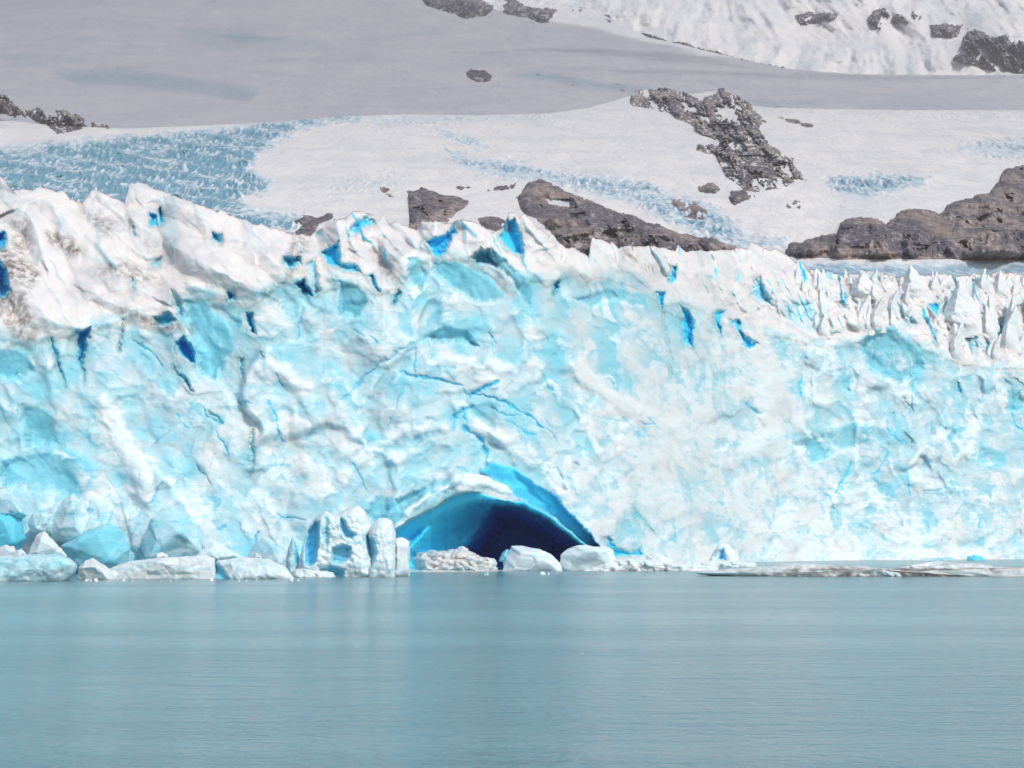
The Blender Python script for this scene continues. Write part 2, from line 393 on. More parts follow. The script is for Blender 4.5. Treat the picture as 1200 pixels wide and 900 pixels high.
SPINES = [([(-20,200),(0,206),(20,228),(40,262),(50,300)],4,24),([(30,240),(50,232),(75,250),(100,285),(140,325),(175,345)],5,40),([(100,240),(110,222),(130,240),(150,262)],2.5,18),
 ([(153,213),(175,228),(230,250),(290,285),(345,325)],4.5,36),([(165,265),(195,285),(240,310),(300,340)],4,34),([(5,310),(30,345),(60,375),(105,388)],4,30),([(110,345),(160,365),(200,378)],3,22),
 ([(225,335),(270,352)],2.5,18),([(295,330),(335,328)],2,16),([(395,258),(400,290),(395,320)],3,16),([(412,250),(440,275),(470,310),(480,330)],4,26),([(435,255),(465,265),(490,285)],3,20),
 ([(500,262),(512,262),(505,290)],3,14),([(540,256),(565,275),(585,300),(610,335),(625,365)],4,22),([(603,252),(630,275),(665,305),(700,330)],5,28),([(575,285),(600,320),(625,360)],3.5,14),
 ([(695,280),(720,300),(740,320)],3,20),([(740,288),(780,300),(830,330)],3,28),([(815,293),(870,310),(930,340),(985,375)],4,36),([(885,322),(910,345),(925,360)],3.5,16),([(855,345),(900,385)],3,18),
 ([(960,330),(1000,365),(1030,385)],4,26),([(1030,385),(1048,377),(1075,400),(1095,430)],3,18),([(1000,400),(1047,377)],2.5,14),([(1100,375),(1130,410),(1150,440)],3,18),([(1160,380),(1185,420),(1200,450)],3,18),([(1020,345),(1060,370),(1090,400)],3,18),
 ([(60,240),(90,236),(130,270),(170,300)],3,26),([(345,300),(370,318),(400,330)],2.5,16)]
FOOT = [(200,622,50,50,.2,3),(370,600,36,34,-.4,1.6),(185,560,40,40,.4,1.5)]
DIRT = [([(0,290),(20,300),(45,320),(35,335),(10,325)], 1.), ([(55,275),(75,278),(97,295),(85,297),(62,284)], 1.), ([(0,330),(30,345),(40,400),(20,395),(0,370)], .75),
 ([(15,260),(33,262),(32,295),(18,300)], .7), ([(140,305),(172,318),(190,335),(150,325),(110,320)], .6), ([(160,375),(200,388),(230,388),(205,380)], .8),
 ([(100,250),(135,262),(125,275),(118,268)], .7), ([(140,360),(165,368),(180,378),(150,372)], .7), ([(355,270),(362,290),(345,305),(338,292)], .6),
 ([(440,285),(462,320),(468,332),(450,318)], .5), ([(730,292),(745,300),(744,306),(733,300)], .9), ([(755,312),(775,312),(772,318),(758,316)], .6),
 ([(305,345),(330,330),(342,322),(318,342)], .6), ([(168,280),(200,282),(206,300),(180,296)], .4), ([(595,262),(640,282),(655,290),(610,270)],.2),
 ([(560,296),(575,298),(572,308),(556,306)], .7), ([(985,330),(1010,335),(1030,345),(1000,348)], .25)]

CAVE_OUT = [(463,622),(480,609),(498,600),(512,594),(524,585),(534,580),(546,577),(558,577),(572,580),(588,585),(602,587),(613,586),(624,592),(640,601),(655,612),(672,626),(688,640),(694,668),(463,668)]
CAVE_IN = [(470,646),(484,632),(499,618),(515,605),(533,597),(550,590),(566,587),(580,588),(598,590),(614,594),(632,603),(650,614),(668,628),(684,641),(688,668),(470,668)]
CAVE_DEEP = [(548,640),(562,620),(572,602),(580,592),(598,593),(614,597),(632,606),(650,617),(668,631),(681,643),(684,668),(535,668)]

_r = random.Random(8)
for _i in range(64):      # hairline fractures, mostly steep
    _x = _r.uniform(-20, 1230); _y = _r.uniform(float(np.interp(_x, [0, 300, 600, 900, 1200], [410, 360, 345, 410, 450])), 625); _a = _r.gauss(1.25, .45); _n = _r.uniform(10, 46)
    if 440 < _x < 720 and _y > 520: continue
    _p = [(_x, _y)]
    for _k in range(4): _a += _r.gauss(0, .28); _p.append((_p[-1][0] + _n / 4 * math.cos(_a), _p[-1][1] + _n / 4 * math.sin(_a)))
    LINES.append((_p, _r.uniform(.6, 1.3), _r.uniform(.8, 2.2), _r.uniform(.3, .75)))

def build_glacier():
    NC, NR = 1380, 460
    px = np.linspace(-150, 1350, NC)[None, :].repeat(NR, 0)
    D0 = front(px)
    X0 = (px - 600) / F * D0
    cr = crest(px) + 1.6 * noise(px * .12, px * 0, 5) + 1.0 * noise(px * .35, px * 0 + 3, 6)
    tx_ = px[0] / 21 + 1.1 * noise(px[0] * .021, px[0] * 0, 8); ts_ = tx_ - np.floor(tx_)
    tooth = np.where(ts_ < .22, ts_ / .22, (1 - ts_) / .78) * (hsh(np.floor(tx_), np.zeros_like(tx_), 9) - .15)
    cr = cr - np.clip(tooth, 0, 1) * 13 * (.35 + .65 * smooth(300, 400, px[0])) * (1 - .5 * smooth(900, 960, px[0])) + 1.5
    pb = row_of(-2.0, D0)
    t = np.linspace(0, 1, NR)[:, None] ** .95
    py = cr + (pb - cr) * t
    def window(poly, pad):
        P = np.array(poly); x0, y0 = P.min(0) - pad; x1, y1 = P.max(0) + pad
        i = np.where((px[0] > x0) & (px[0] < x1))[0]
        if not len(i): return None
        j = np.where(((py[:, i] > y0) & (py[:, i] < y1)).any(1))[0]
        if not len(j): return None
        return np.s_[j[0]:j[-1] + 1, i[0]:i[-1] + 1]
    Z0 = at(px, py, D0)[..., 2]
    kern = np.hanning(61); kern /= kern.sum()
    slb = np.convolve(np.pad(snowline(px[0]), 30, 'edge'), kern, 'valid')[None, :]
    sl = snowline(px) + 3 * fbm(px * .05, py * .05, 40) + 2 * noise(px * .3, py * .3, 44)
    mpp = D0 / F
    up = np.maximum(0, sl - py) * mpp                      # metres above the snow line
    upb = np.maximum(0, slb - py) * mpp
    wallh = np.maximum(0, Z0)
    D = D0 + .16 * wallh + 1.25 * upb ** 2 / (upb + 7) - 3.2 * np.exp(-wallh / 4.)
    # big buttresses, then ever smaller broken faces
    wx = X0 + 5 * fbm(X0 * .05, Z0 * .05, 60); wz = Z0 + 5 * fbm(X0 * .05 + 7, Z0 * .05, 61)
    D -= 4.0 * fbm(X0 * .026, Z0 * .012, 62, 3)
    s, c = math.sin(.42), math.cos(.42)
    a1, _ = cells((wx * c + wz * s) / 12, (wz * c - wx * s) / 20, 70, bowl=.9, tilt=.9, mode='min')
    a2, _ = cells((wx * c - wz * s) / 6, (wz * c + wx * s) / 8.0, 80, bowl=.8, tilt=1.2, mode='min')
    a3, _ = cells((wx + .4 * wz) / 2.6, (wz - .3 * wx) / 2.8, 90, bowl=.8, tilt=1.3, mode='min')
    b1, _ = cells((wx * .9 + wz * .4) / 8, (wz - .2 * wx) / 7, 100, bowl=1.2, mode='min')
    b2, _ = cells((wx - wz * .2) / 3.0, (wz + .2 * wx) / 2.6, 110, bowl=1.2, mode='min')
    snowy = smooth(0, 7, upb)
    face = 1 - .75 * snowy
    D -= face * (.5 * a1 + .2 * a2 + .05 * a3 + .12 * b1 + .05 * b2)
    D -= .20 * fbm(X0 * .35, Z0 * .45, 120, 5, .5)
    # tumbled blocks on the shoulder
    q1, f1 = cells((wx + .8 * wz) / 11, (wz * 1.2 - .5 * wx) / 7, 130, bowl=1.1, tilt=1.3, mode='min')
    q2, f2 = cells((wx + .5 * wz) / 4.6, (wz * 1.2 - .4 * wx) / 3.4, 135, bowl=1.1, tilt=1.2, mode='min')
    q4, _ = cells((wx + .3 * wz) / 3.6, (wz * 1.2 - .3 * wx) / 2.8, 141, tilt=1.2, soft=14.)
    q3, f3 = cells((wx + .6 * wz) / 8, (wz * 1.2 - .4 * wx) / 6, 140, tilt=1.2, soft=14.)
    right = smooth(880, 1000, px)
    mo = np.zeros(px.shape)
    ux = px + 5 * fbm(px * .04, py * .04, 145); uy = py + 5 * fbm(px * .04 + 4, py * .04, 146)
    for cx, cy, rx, ry, ro, am in MOUNDS:
        dx = (ux - cx); dy = (uy - cy)
        r2 = ((dx * math.cos(ro) + dy * math.sin(ro)) / rx) ** 2 + ((dy * math.cos(ro) - dx * math.sin(ro)) / ry) ** 2
        mo = np.maximum(mo, am * .35 * np.clip(1 - r2, 0, 1))
    sp_ = np.zeros(px.shape)
    for line, am, wd in SPINES:
        w = window(line, wd * 1.7)
        P = np.array(line, float); vx = ux[w]; vy = uy[w]; best = np.full(vx.shape, 1e9); side = np.zeros(vx.shape)
        for a_, b_ in zip(P[:-1], P[1:]):
            e = b_ - a_; qx = vx - a_[0]; qy = vy - a_[1]; tt = np.clip((qx * e[0] + qy * e[1]) / (e @ e), 0, 1)
            dd = np.hypot(qx - tt * e[0], qy - tt * e[1]); cr_ = np.sign(e[0] * qy - e[1] * qx) * np.sign(e[0] + .01)
            side = np.where(dd < best, cr_, side); best = np.minimum(best, dd)
        sp_[w] = np.maximum(sp_[w], am * np.clip(1 - best / np.where(side > 0, wd * .9, wd * 1.6), 0, 1) ** 1.15)
    D -= smooth(-32, 45, slb - py) * (mo + .95 * sp_)
    for cx, cy, rx, ry, ro, am in FOOT:
        dx = (ux - cx); dy = (uy - cy)
        r2 = ((dx * math.cos(ro) + dy * math.sin(ro)) / rx) ** 2 + ((dy * math.cos(ro) - dx * math.sin(ro)) / ry) ** 2
        D -= am * np.clip(1 - r2, 0, 1) ** .8
    D -= snowy * (-(.9 + .9 * right) * q1 - (.45 + 2.0 * right) * q2 + (.9 + .6 * right) * q3 * (.45 + .55 * smooth(250, 420, px)) + (.6 + .6 * right) * q4 * (.4 + .6 * smooth(250, 420, px)))
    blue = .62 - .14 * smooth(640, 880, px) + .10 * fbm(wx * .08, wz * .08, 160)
    ang = np.where(px > 900, .30, .42) * 0 + .36 + .5 * fbm(X0 * .012, Z0 * .012, 740, 2)
    for sc_, am_, rl_, kk in ((15, .26, 2.2, 690), (8.5, .52, .60, 700), (4.2, .52, .28, 710), (2.0, .36, .10, 720), (1.0, .22, .03, 725)):      # facet tint follows relief: recessed faces bluer, shade put into the colour
        w1 = .45 * sc_ * fbm(wx * 1.1 / sc_, wz * 1.1 / sc_, kk + 5, 4, .55); w2 = .45 * sc_ * fbm(wx * 1.1 / sc_ + 9, wz * 1.1 / sc_, kk + 6, 4, .55)
        gx = ((wx + w1) * .93 + (wz + w2) * .36) / sc_; gz = ((wz + w2) * .93 - (wx + w1) * .36) / sc_ * .8
        v_, ed_ = cells(gx, gz, kk, tilt=1.0, soft=22.); vc_, _ = cells(gx, gz, kk, tilt=.8, soft=110.)
        keep = smooth(-.35, .1, fbm(wx * .5 / sc_, wz * .5 / sc_, kk + 8, 2))
        blue = blue - am_ * vc_ * keep
        D -= (1 - .8 * snowy) * rl_ * v_ * keep
    # ledges and slabs: the face breaks along bedding and along steep fractures
    for per_, dx_, dz_, am_, bl_, cut_, kk in ((12., .30, 1., .065, .30, .66, 800), (8., 1., .30, .085, .20, .75, 810), (5., -.45, 1., .11, .24, .66, 820), (3.2, .9, .7, .075, .16, .7, 830), (2.3, .15, 1., .075, .14, .66, 840)):
        ph_ = (dx_ * X0 + dz_ * Z0 + .9 * per_ * fbm(X0 * .45 / per_, Z0 * .45 / per_, kk, 5, .55)) / per_
        f_ = ph_ - np.floor(ph_); ci_ = np.floor(ph_)
        al_ = (X0 * dz_ - Z0 * dx_) / per_
        mk_ = smooth(-.15, .25, fbm(al_ * .35 + ci_ * 5.3, ci_ * 3.1, kk + 3, 2)) * (1 - .85 * snowy)
        g_ = f_ - smooth(cut_, 1., f_)
        D += am_ * per_ * mk_ * g_; blue = blue + 1.5 * bl_ * mk_ * (g_ - .25)  # recessed ledge parts tinted bluer, painting shade into the ice
    finface = np.zeros(px.shape)
    # fins of the shoulder: steep to the left, easing off to the right
    for per_, dx_, dz_, am_, kk in ((13., 1., .55, .40, 850), (6.5, 1., .35, .42, 860), (3.4, 1., .75, .32, 870)):
        ph_ = (dx_ * X0 + dz_ * Z0 + .8 * per_ * fbm(X0 * .4 / per_, Z0 * .4 / per_, kk, 4)) / per_
        f_ = ph_ - np.floor(ph_); ci_ = np.floor(ph_)
        mk_ = smooth(-.2, .25, fbm((Z0 * dx_ - X0 * dz_) / per_ * .4 + ci_ * 4.7, ci_ * 2.3, kk + 3, 2)) * snowy * (.35 + .65 * smooth(250, 420, px))
        g_ = f_ - smooth(.8, 1., f_)
        D += am_ * per_ * mk_ * g_; fc_ = mk_ * smooth(.80, .88, f_) * (1 - smooth(.95, 1., f_)) * smooth(.1, .3, noise(X0 * .09 + kk, Z0 * .09)); finface = np.maximum(finface, fc_); blue = blue + .6 * fc_  # steep left faces coloured blue to paint in their shaded side
    for line, hw_, bl_, rl_ in BANDS:
        w = window(line, hw_ * 1.6 + 8)
        d_ = ldist(line, px[w] + 7 * fbm(px[w] * .05, py[w] * .05, 760), py[w] + 7 * fbm(px[w] * .05 + 3, py[w] * .05, 761))
        m_ = smooth(hw_ * 1.5, hw_ * .3, d_); blue[w] += 1.35 * bl_ * m_; D[w] -= 1.1 * rl_ * m_
    deep = np.zeros(px.shape); dirt = np.zeros(px.shape)
    jx = px + 5 * fbm(px * .08, py * .08, 170, 5, .6); jy = py + 5 * fbm(px * .08 + 9, py * .08, 171, 5, .6)
    lab = np.zeros(px.shape, int)
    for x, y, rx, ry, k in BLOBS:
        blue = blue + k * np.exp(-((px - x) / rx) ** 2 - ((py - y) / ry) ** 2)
    gk = np.exp(-np.linspace(-2.2, 2.2, 13) ** 2 / 2 * 1.6); gk /= gk.sum()
    Db = np.apply_along_axis(lambda v: np.convolve(np.pad(v, 6, 'edge'), gk, 'valid'), 0, D - D0)
    Db = D0 + np.apply_along_axis(lambda v: np.convolve(np.pad(v, 6, 'edge'), gk, 'valid'), 1, Db)
    D = Db + (D - Db) * (.55 + .4 * snowy) - .10 * fbm(X0 * .9, Z0 * 1.1, 122, 4, .55)
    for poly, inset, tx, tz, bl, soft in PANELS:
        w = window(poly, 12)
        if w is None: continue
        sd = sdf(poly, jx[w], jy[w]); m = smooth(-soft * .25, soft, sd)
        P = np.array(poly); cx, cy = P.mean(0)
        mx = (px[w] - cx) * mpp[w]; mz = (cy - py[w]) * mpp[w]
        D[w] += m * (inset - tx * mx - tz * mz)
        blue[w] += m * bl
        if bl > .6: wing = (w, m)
    for line, hw, dep, bl in LINES:
        w = window(line, 12)
        d = ldist(line, jx[w], jy[w]); d = d + 1.2 * np.clip(fbm(px[w] * .06, py[w] * .06, 175) + .2, 0, 1) * hw; m = smooth(hw + 1.0, hw * .2, d)
        D[w] += m * dep * .22; deep[w] = np.maximum(deep[w], m * bl * .75); blue[w] += .3 * smooth(hw + 7, hw, d) * bl
    k = 0; halo = np.zeros(px.shape)
    for poly, dep, bl, soft in CREV:
        k += 1
        w = window(poly, 12)
        if w is None: continue
        sd = sdf(poly, px[w] + 1.1 * (jx[w] - px[w]) + .9 * fbm(px[w] * .5, py[w] * .4, 176, 2), py[w] + 1.1 * (jy[w] - py[w]))
        m = smooth(-soft * .4, soft * 2.2, sd)
        D[w] += m * dep * .5 * (1 + .5 * smooth(soft, soft + 6, sd))
        deep[w] = np.maximum(deep[w], min(1, bl) * (.35 * smooth(-1, 1.5, sd) + .65 * smooth(.5, 6, sd))); halo[w] = np.maximum(halo[w], smooth(-5, 0, sd) * min(1, bl)); blue[w] += .3 * smooth(-5, 1, sd) * min(1, bl)
        lab[w] = np.where(sd > -.3, 10 + k, lab[w])
    deep = np.maximum(deep, .5 * finface * smooth(.3, .9, finface))
    deep[wing[0]] = np.maximum(deep[wing[0]], .42 * wing[1])  # overhang shade beside the cave painted as deep blue
    for poly, a in DIRT:
        w = window(poly, 14)
        sd = sdf(poly, jx[w], jy[w]); dirt[w] = np.maximum(dirt[w], a * smooth(-9, 4, sd))
    # the cave: a lip, a hall behind it, a passage that turns away to the right
    w = window(CAVE_OUT, 14)
    so = sdf(CAVE_OUT, px[w] + .3 * (jx[w] - px[w]), py[w] + .3 * (jy[w] - py[w])); si = sdf(CAVE_IN, px[w], py[w] + .6 * (jy[w] - py[w])); sp = sdf(CAVE_DEEP, px[w] + 1.2 * (jx[w] - px[w]), py[w])
    base = 268 + .02 * (px[w] - 580)
    lip = base + 4 + 8 * smooth(0, 40, so)
    hall = base + 8 + 8 * smooth(0, 26, si) + .2 * (px[w] - 510) + 1.2 * fbm(px[w] * .08, py[w] * .08, 180)
    tun = base + 30 + 30 * smooth(0, 26, sp)
    bl_ = smooth(-3, 5, si); Dc = hall * bl_ + lip * (1 - bl_); Dc = Dc + (np.maximum(tun, Dc) - Dc) * smooth(-2, 4, sp)
    mc = smooth(-1.2, 1.2, so)
    D[w] = D[w] * (1 - mc) + Dc * mc
    deep[w] = np.where(so > 0, .50 * smooth(-1, 2.5, so) + .14 * smooth(-2, 12, si) + .44 * smooth(-5, 8, sp), deep[w])  # left wall lighter, far end darker: cave light painted into the ice
    blue[w] += .5 * mc
    lab[w] = np.where(so > -.3, 5, lab[w])
    snow = smooth(-2.5, 3.5, up + 3 * fbm(px * .03, py * .03, 185)) * (1 - np.clip(deep * 2, 0, 1))
    pan = np.zeros(px.shape)
    for poly, inset, tx, tz, bl, soft in PANELS:
        w = window(poly, 8)
        if w is not None: pan[w] = np.maximum(pan[w], smooth(-2, soft, sdf(poly, jx[w], jy[w])))
    snow *= (1 - .8 * pan) * (1 - .5 * halo) * (1 - .8 * finface)
    lab = np.where((lab == 0) & (up > 0), 1, lab)
    GRID['ice'] = dict(px=px[0], rg=cr[0], pb=pb[0], D=D)
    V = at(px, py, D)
    # the back of the crest: the ice carries on up-valley
    N = grid_normals(V)
    sl_flip = N[..., 1] > 0
    if sl_flip.mean() > .5: N = -N
    nb = 14
    back = []
    top = V[0]
    for i in range(1, nb + 1):
        s_ = i / nb
        dy = 3 + 420 * s_ ** 1.8
        p = top.copy(); p[:, 0] *= (1 + dy / top[:, 1]); p[:, 1] += dy
        p[:, 2] = top[:, 2] * (1 - .3 * s_ ** .4) - 3.0 * min(1, i / 2) + 1.5 * fbm(p[:, 0] * .06, p[:, 1] * .06, 190) * (i > 1)
        back.append(p)
    V = np.concatenate([np.stack(back[::-1]), V], 0)
    N = grid_normals(V)
    if (N[..., 1] > 0).mean() > .5: N = -N
    def ext(a, v): return np.concatenate([np.full((nb, NC), v, float), a], 0)
    attrs = dict(blue=ext(blue, 0).ravel(), deep=ext(deep, 0).ravel(), snow=ext(snow, 1).ravel(), dirt=ext(dirt, 0).ravel())
    lab = np.concatenate([np.ones((nb, NC), int), lab], 0)
    Q = grid_quads(NR + nb, NC)[:, ::-1]
    ql = np.maximum.reduce([lab.ravel()[Q[:, i]] for i in range(4)])
    Vf = V.reshape(-1, 3); Nf = N.reshape(-1, 3)
    root = empty('glacier', (0, 270, 0))
    tag(root, 'wide blue and white glacier front rising from the lake with a dark arched ice cave', 'glacier')
    off = np.array([0, 270, 0])
    for v, name in ((0, 'ice_face'), (1, 'snow_crust'), (5, 'ice_cave')):
        sub_mesh(name, Vf - off, Q, ql == v, attrs, M_ICE, root, Nf)
    for j in range(1, k + 1):
        if (ql == 10 + j).sum() > 3: sub_mesh('crevasse', Vf - off, Q, ql == 10 + j, attrs, M_ICE, root, Nf)  # includes the fin faces with painted shade
    return root

# ------------------------------------------------------------------ closed lumps with a traced outline (bergs, floes, seracs)
def softmin(a, b):
    k = 5. / max(np.max(a), .3)
    m = np.minimum(a, b)
    return m - np.log(np.exp(-k * (a - m)) + np.exp(-k * (b - m))) / k * .8

def lump(name, outline, D, thick, mat, parent=None, off=(0, 0, 0), power=2.4, seed=0, rough=.25, blue=.3, snow=0., dirt=0., deep=0., dents=(), lean=0., nth=130, nr=36, cell=2.0, soft=0.0, jag=.7, planes=0, wedge=0., base=0.):
    P = np.array(outline, float)
    seg = np.linalg.norm(np.roll(P, -1, 0) - P, axis=1); cum = np.concatenate([[0], np.cumsum(seg)])
    s = np.linspace(0, cum[-1], nth, endpoint=False); Pc = np.vstack([P, P[:1]])
    bx = np.interp(s, cum, Pc[:, 0]); by = np.interp(s, cum, Pc[:, 1])
    if soft:
        for _ in range(int(soft)):
            bx = (np.roll(bx, 1) + 2 * bx + np.roll(bx, -1)) / 4; by = (np.roll(by, 1) + 2 * by + np.roll(by, -1)) / 4
    bx = bx + jag * noise(bx * .3 + seed, by * .3, 7); by = by + jag * noise(bx * .3, by * .3 + seed, 8)
    cx, cy = P.mean(0)
    mpp = D / F
    D = D + lean * base * .5
    rr = np.linspace(0, 1, nr) ** .75
    px = cx + (bx - cx)[None, :] * rr[:, None]; py = cy + (by - cy)[None, :] * rr[:, None]
    prof = np.clip(1 - rr ** power, 0, 1) ** (1 / power); prof = prof[:, None] * np.ones_like(px)
    X = px * mpp; Z = -py * mpp
    a, _ = cells((X + .4 * Z + seed * 3.1) / cell, (Z - .3 * X + seed) / cell, 200 + seed, tilt=1.4, soft=16.)
    a2, _ = cells((X - .3 * Z + seed * 1.7) / cell * 2.3, (Z + .3 * X) / cell * 2.3, 230 + seed, tilt=1.4, soft=16.)
    b, _ = cells((X + seed) / cell / 1.3, Z / cell / 1.3, 240 + seed, bowl=1.3, mode='min')
    H = thick * prof * (1 + rough * (1.1 * a + .5 * a2 + .8 * b)) + .10 * thick * prof * fbm(X * 1.2, Z * 1.2, 250 + seed)
    if planes:
        rg = random.Random(seed * 7 + 1); xc = (px - cx) * mpp; zc = -(py - cy) * mpp; sx = np.ptp(bx) * mpp / 2; sz = np.ptp(by) * mpp / 2
        for k_ in range(planes):
            th_ = 2 * math.pi * (k_ + rg.uniform(.1, .9)) / planes; sl_ = rg.uniform(.3, .9)
            wv = .12 * fbm(X * .8 / cell, Z * .8 / cell, 270 + seed + k_, 3)
            H = softmin(H, thick * (rg.uniform(.7, 1.05) + wv - sl_ * (math.cos(th_) * xc / sx + math.sin(th_) * zc / sz) ) + .04 * thick)
        H = np.maximum(H, .4 * thick * prof) + thick * prof * (.05 * fbm(X * .9, Z * .9, 280 + seed, 4) + .03 * a2 + .03 * b)
    if wedge:
        ys = np.linspace(by.min(), by.max(), 60); xl = []; xr = []
        for y_ in ys:
            a_, b_ = by - y_, np.roll(by, -1) - y_
            k_ = np.where((a_ * b_ <= 0) & (a_ != b_))[0]
            xs_ = bx[k_] + (np.roll(bx, -1)[k_] - bx[k_]) * a_[k_] / (a_[k_] - b_[k_]) if len(k_) else np.array([bx[np.argmin(abs(a_))]])
            xl.append(xs_.min()); xr.append(xs_.max())
        L_ = np.interp(py, ys, xl); R_ = np.interp(py, ys, xr); wd_ = np.maximum(R_ - L_, .01)
        f_ = np.clip((px - L_) / wd_, 0, 1); kw_ = wedge + .12 * noise(py * .12 + seed, py * 0, 290)
        skirt = smooth(0, .38, (by.max() - py) / np.ptp(by))
        H = thick * skirt * np.minimum(f_ / kw_, (1 - f_) / (1 - kw_)) ** .9 * (wd_ / wd_.max()) ** .6 * (1 + .25 * fbm(X * .5, Z * .5, 292 + seed, 3)) + rough * thick * skirt * prof * (a + a2 + b)
    hb = H * (.9 + .2 * noise(X * .4, Z * .4, 260 + seed))
    B = blue + np.zeros_like(px); DP = deep + np.zeros_like(px); 
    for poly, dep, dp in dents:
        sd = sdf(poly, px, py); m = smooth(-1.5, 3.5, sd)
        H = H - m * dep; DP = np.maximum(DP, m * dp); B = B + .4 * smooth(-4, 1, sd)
    H = np.maximum(H, -hb + .1)
    front_D = D - H + lean * (py - cy) * -mpp
    back_D = D + hb + lean * (py - cy) * -mpp
    Vf = at(px, py, front_D); Vb = at(px[:-1], py[:-1], back_D[:-1])
    V = np.concatenate([Vf.reshape(-1, 3), Vb.reshape(-1, 3)]) - np.array(off)
    n = nth; quads = []
    idx = np.arange(nr * n).reshape(nr, n); ib = np.concatenate([np.arange((nr - 1) * n).reshape(nr - 1, n) + nr * n, idx[-1:]])
    for I, fl in ((idx, False), (ib, True)):
        q = np.stack([I[:-1], np.roll(I, -1, 1)[:-1], np.roll(I, -1, 1)[1:], I[1:]], -1).reshape(-1, 4)
        quads.append(q[:, ::-1] if fl else q)
    Q = np.concatenate(quads)
    one = np.ones(len(V))
    full = lambda a_: np.concatenate([a_.ravel(), a_[:-1].ravel()])
    o = mesh_from(name, V, Q, dict(blue=full(B), deep=full(DP), snow=one * snow, dirt=one * dirt), mat, parent)
    me = o.data
    import bmesh
    bm = bmesh.new(); bm.from_mesh(me); bmesh.ops.remove_doubles(bm, verts=bm.verts, dist=.002); bmesh.ops.recalc_face_normals(bm, faces=bm.faces); bm.to_mesh(me); bm.free()
    return o

def depth_at_water(py):
    u = (450 - py) / F
    k = (math.sin(TH) + u * math.cos(TH)) / (math.cos(TH) - u * math.sin(TH))
    return -CAM_H / k

def ice_at(x, y):
    g = GRID['ice']; i = int(np.clip(np.searchsorted(g['px'], x), 0, len(g['px']) - 1)); t = np.clip((y - g['rg'][i]) / (g['pb'][i] - g['rg'][i]), 0, 1) ** (1 / .95)
    return float(g['D'][int(t * (g['D'].shape[0] - 1)), i])

def build_seracs(root):
    off = (0, 270, 0); rnd = random.Random(11)
    big = [  # traced seracs standing along the crest: outline, D, thickness
     ([(1101,378),(1106,364),(1116,344),(1124,327),(1129,331),(1140,350),(1150,372),(1152,392),(1128,396),(1108,388)], 425, 7),
     ([(1052,352),(1060,326),(1067,310),(1075,318),(1086,338),(1082,354)], 452, 5),
     ([(994,352),(1000,330),(1012,318),(1022,330),(1030,350)], 446, 5),
     ([(1160,352),(1166,330),(1172,316),(1182,334),(1188,354)], 456, 5),
     ([(944,340),(950,322),(957,314),(968,326),(976,344)], 436, 4),
    ]
    for i, (p, D, t) in enumerate(big):
        D = ice_at(np.mean([q[0] for q in p]), max(q[1] for q in p) - 4) + .4; hh = (max(q[1] for q in p) - min(q[1] for q in p)) * D / F
        lump('serac', p, D, t, M_SERAC, root, off, 1.7, seed=i + 3, rough=.05, blue=.12, snow=.7, nth=90, nr=24, cell=5, wedge=.30, lean=.45, base=hh)
    for i in range(84):
        x = rnd.uniform(935, 1290); y = rnd.uniform(326, 412) if i > 24 else rnd.uniform(322, 345)
        if y > snowline(x) - 12: y -= 30
        sc = .65 + .012 * (y - 318); big_ = rnd.random() ** 2; w = (2.6 + 7 * big_ + rnd.uniform(0, 2)) * sc; h = (11 + 20 * big_ + rnd.uniform(0, 7)) * sc; lean_ = rnd.uniform(-.5, .9) * w
        p = [(x - w, y + h * .45), (x - w * .6, y - h * .15), (x + lean_ - w * .10, y - h * .64), (x + lean_ + w * .08, y - h * .60), (x + w * .55, y - h * .05), (x + w, y + h * .45)]
        D = ice_at(x, y + h * .4) + .4; hh = h * 1.07 * D / F
        lump('serac', p, D, w * .28 * 1.2, M_SERAC, root, off, 1.6, seed=20 + i, rough=.06, wedge=rnd.uniform(.2, .5), lean=rnd.uniform(.2, .6), base=hh, blue=rnd.uniform(.0, .35), snow=rnd.uniform(.45, .9), nth=44, nr=12, cell=3.5)

# ------------------------------------------------------------------ terrain up-valley
mid_ridge = curve([(-300, 150), (0, 140), (60, 146), (125, 150), (160, 150), (260, 146), (330, 142), (400, 136), (470, 134), (560, 135), (640, 133), (690, 126), (735, 113),
    (755, 105), (790, 108), (812, 110), (845, 105), (858, 112), (880, 124), (905, 126), (940, 127), (1040, 129), (1200, 129), (1500, 126)])
FALLS = [([(-260,180),(0,174),(60,168),(150,160),(260,152),(330,142),(400,134),(430,132),(420,140),(370,146),(345,156),(322,168),(300,182),(292,198),(318,212),(310,226),(285,232),(290,246),(360,254),(350,275),(-260,300)], 1.0),
 ([(500,148),(530,150),(575,172),(560,178),(525,165)], .55), ([(525,178),(560,186),(610,190),(650,202),(700,206),(760,214),(790,228),(840,244),(880,282),(860,290),(800,268),(740,240),(690,225),(640,215),(580,206),(535,192)], .75),
 ([(962,212),(1000,206),(1050,206),(1092,205),(1085,216),(1050,226),(1010,232),(980,226)], .8), ([(1100,176),(1150,164),(1210,158),(1210,190),(1160,186)], .5),
 ([(905,306),(960,308),(1060,310),(1210,308),(1420,308),(1420,350),(905,350)], .85), ([(400,140),(470,133),(560,134),(640,132),(690,128),(640,142),(560,144),(500,150),(430,150)], .4),
 ([(800,270),(860,274),(925,276),(928,290),(860,296),(810,288)], .55), ([(960,128),(1100,130),(1200,130),(1200,136),(1080,138)], .3), ([(400,205),(470,200),(500,215),(420,232),(380,225)], .35), ([(690,108),(610,90),(620,86),(760,104)], .0)]

def mid_depth(px, py):
    f = (340 - py) / 215.
    return 760 + 360 * np.clip(f, 0, 1.3) + 780 * np.clip(f, 0, 1.4) ** 2 + 30 * fbm(px * .008, py * .02, 300, 3)

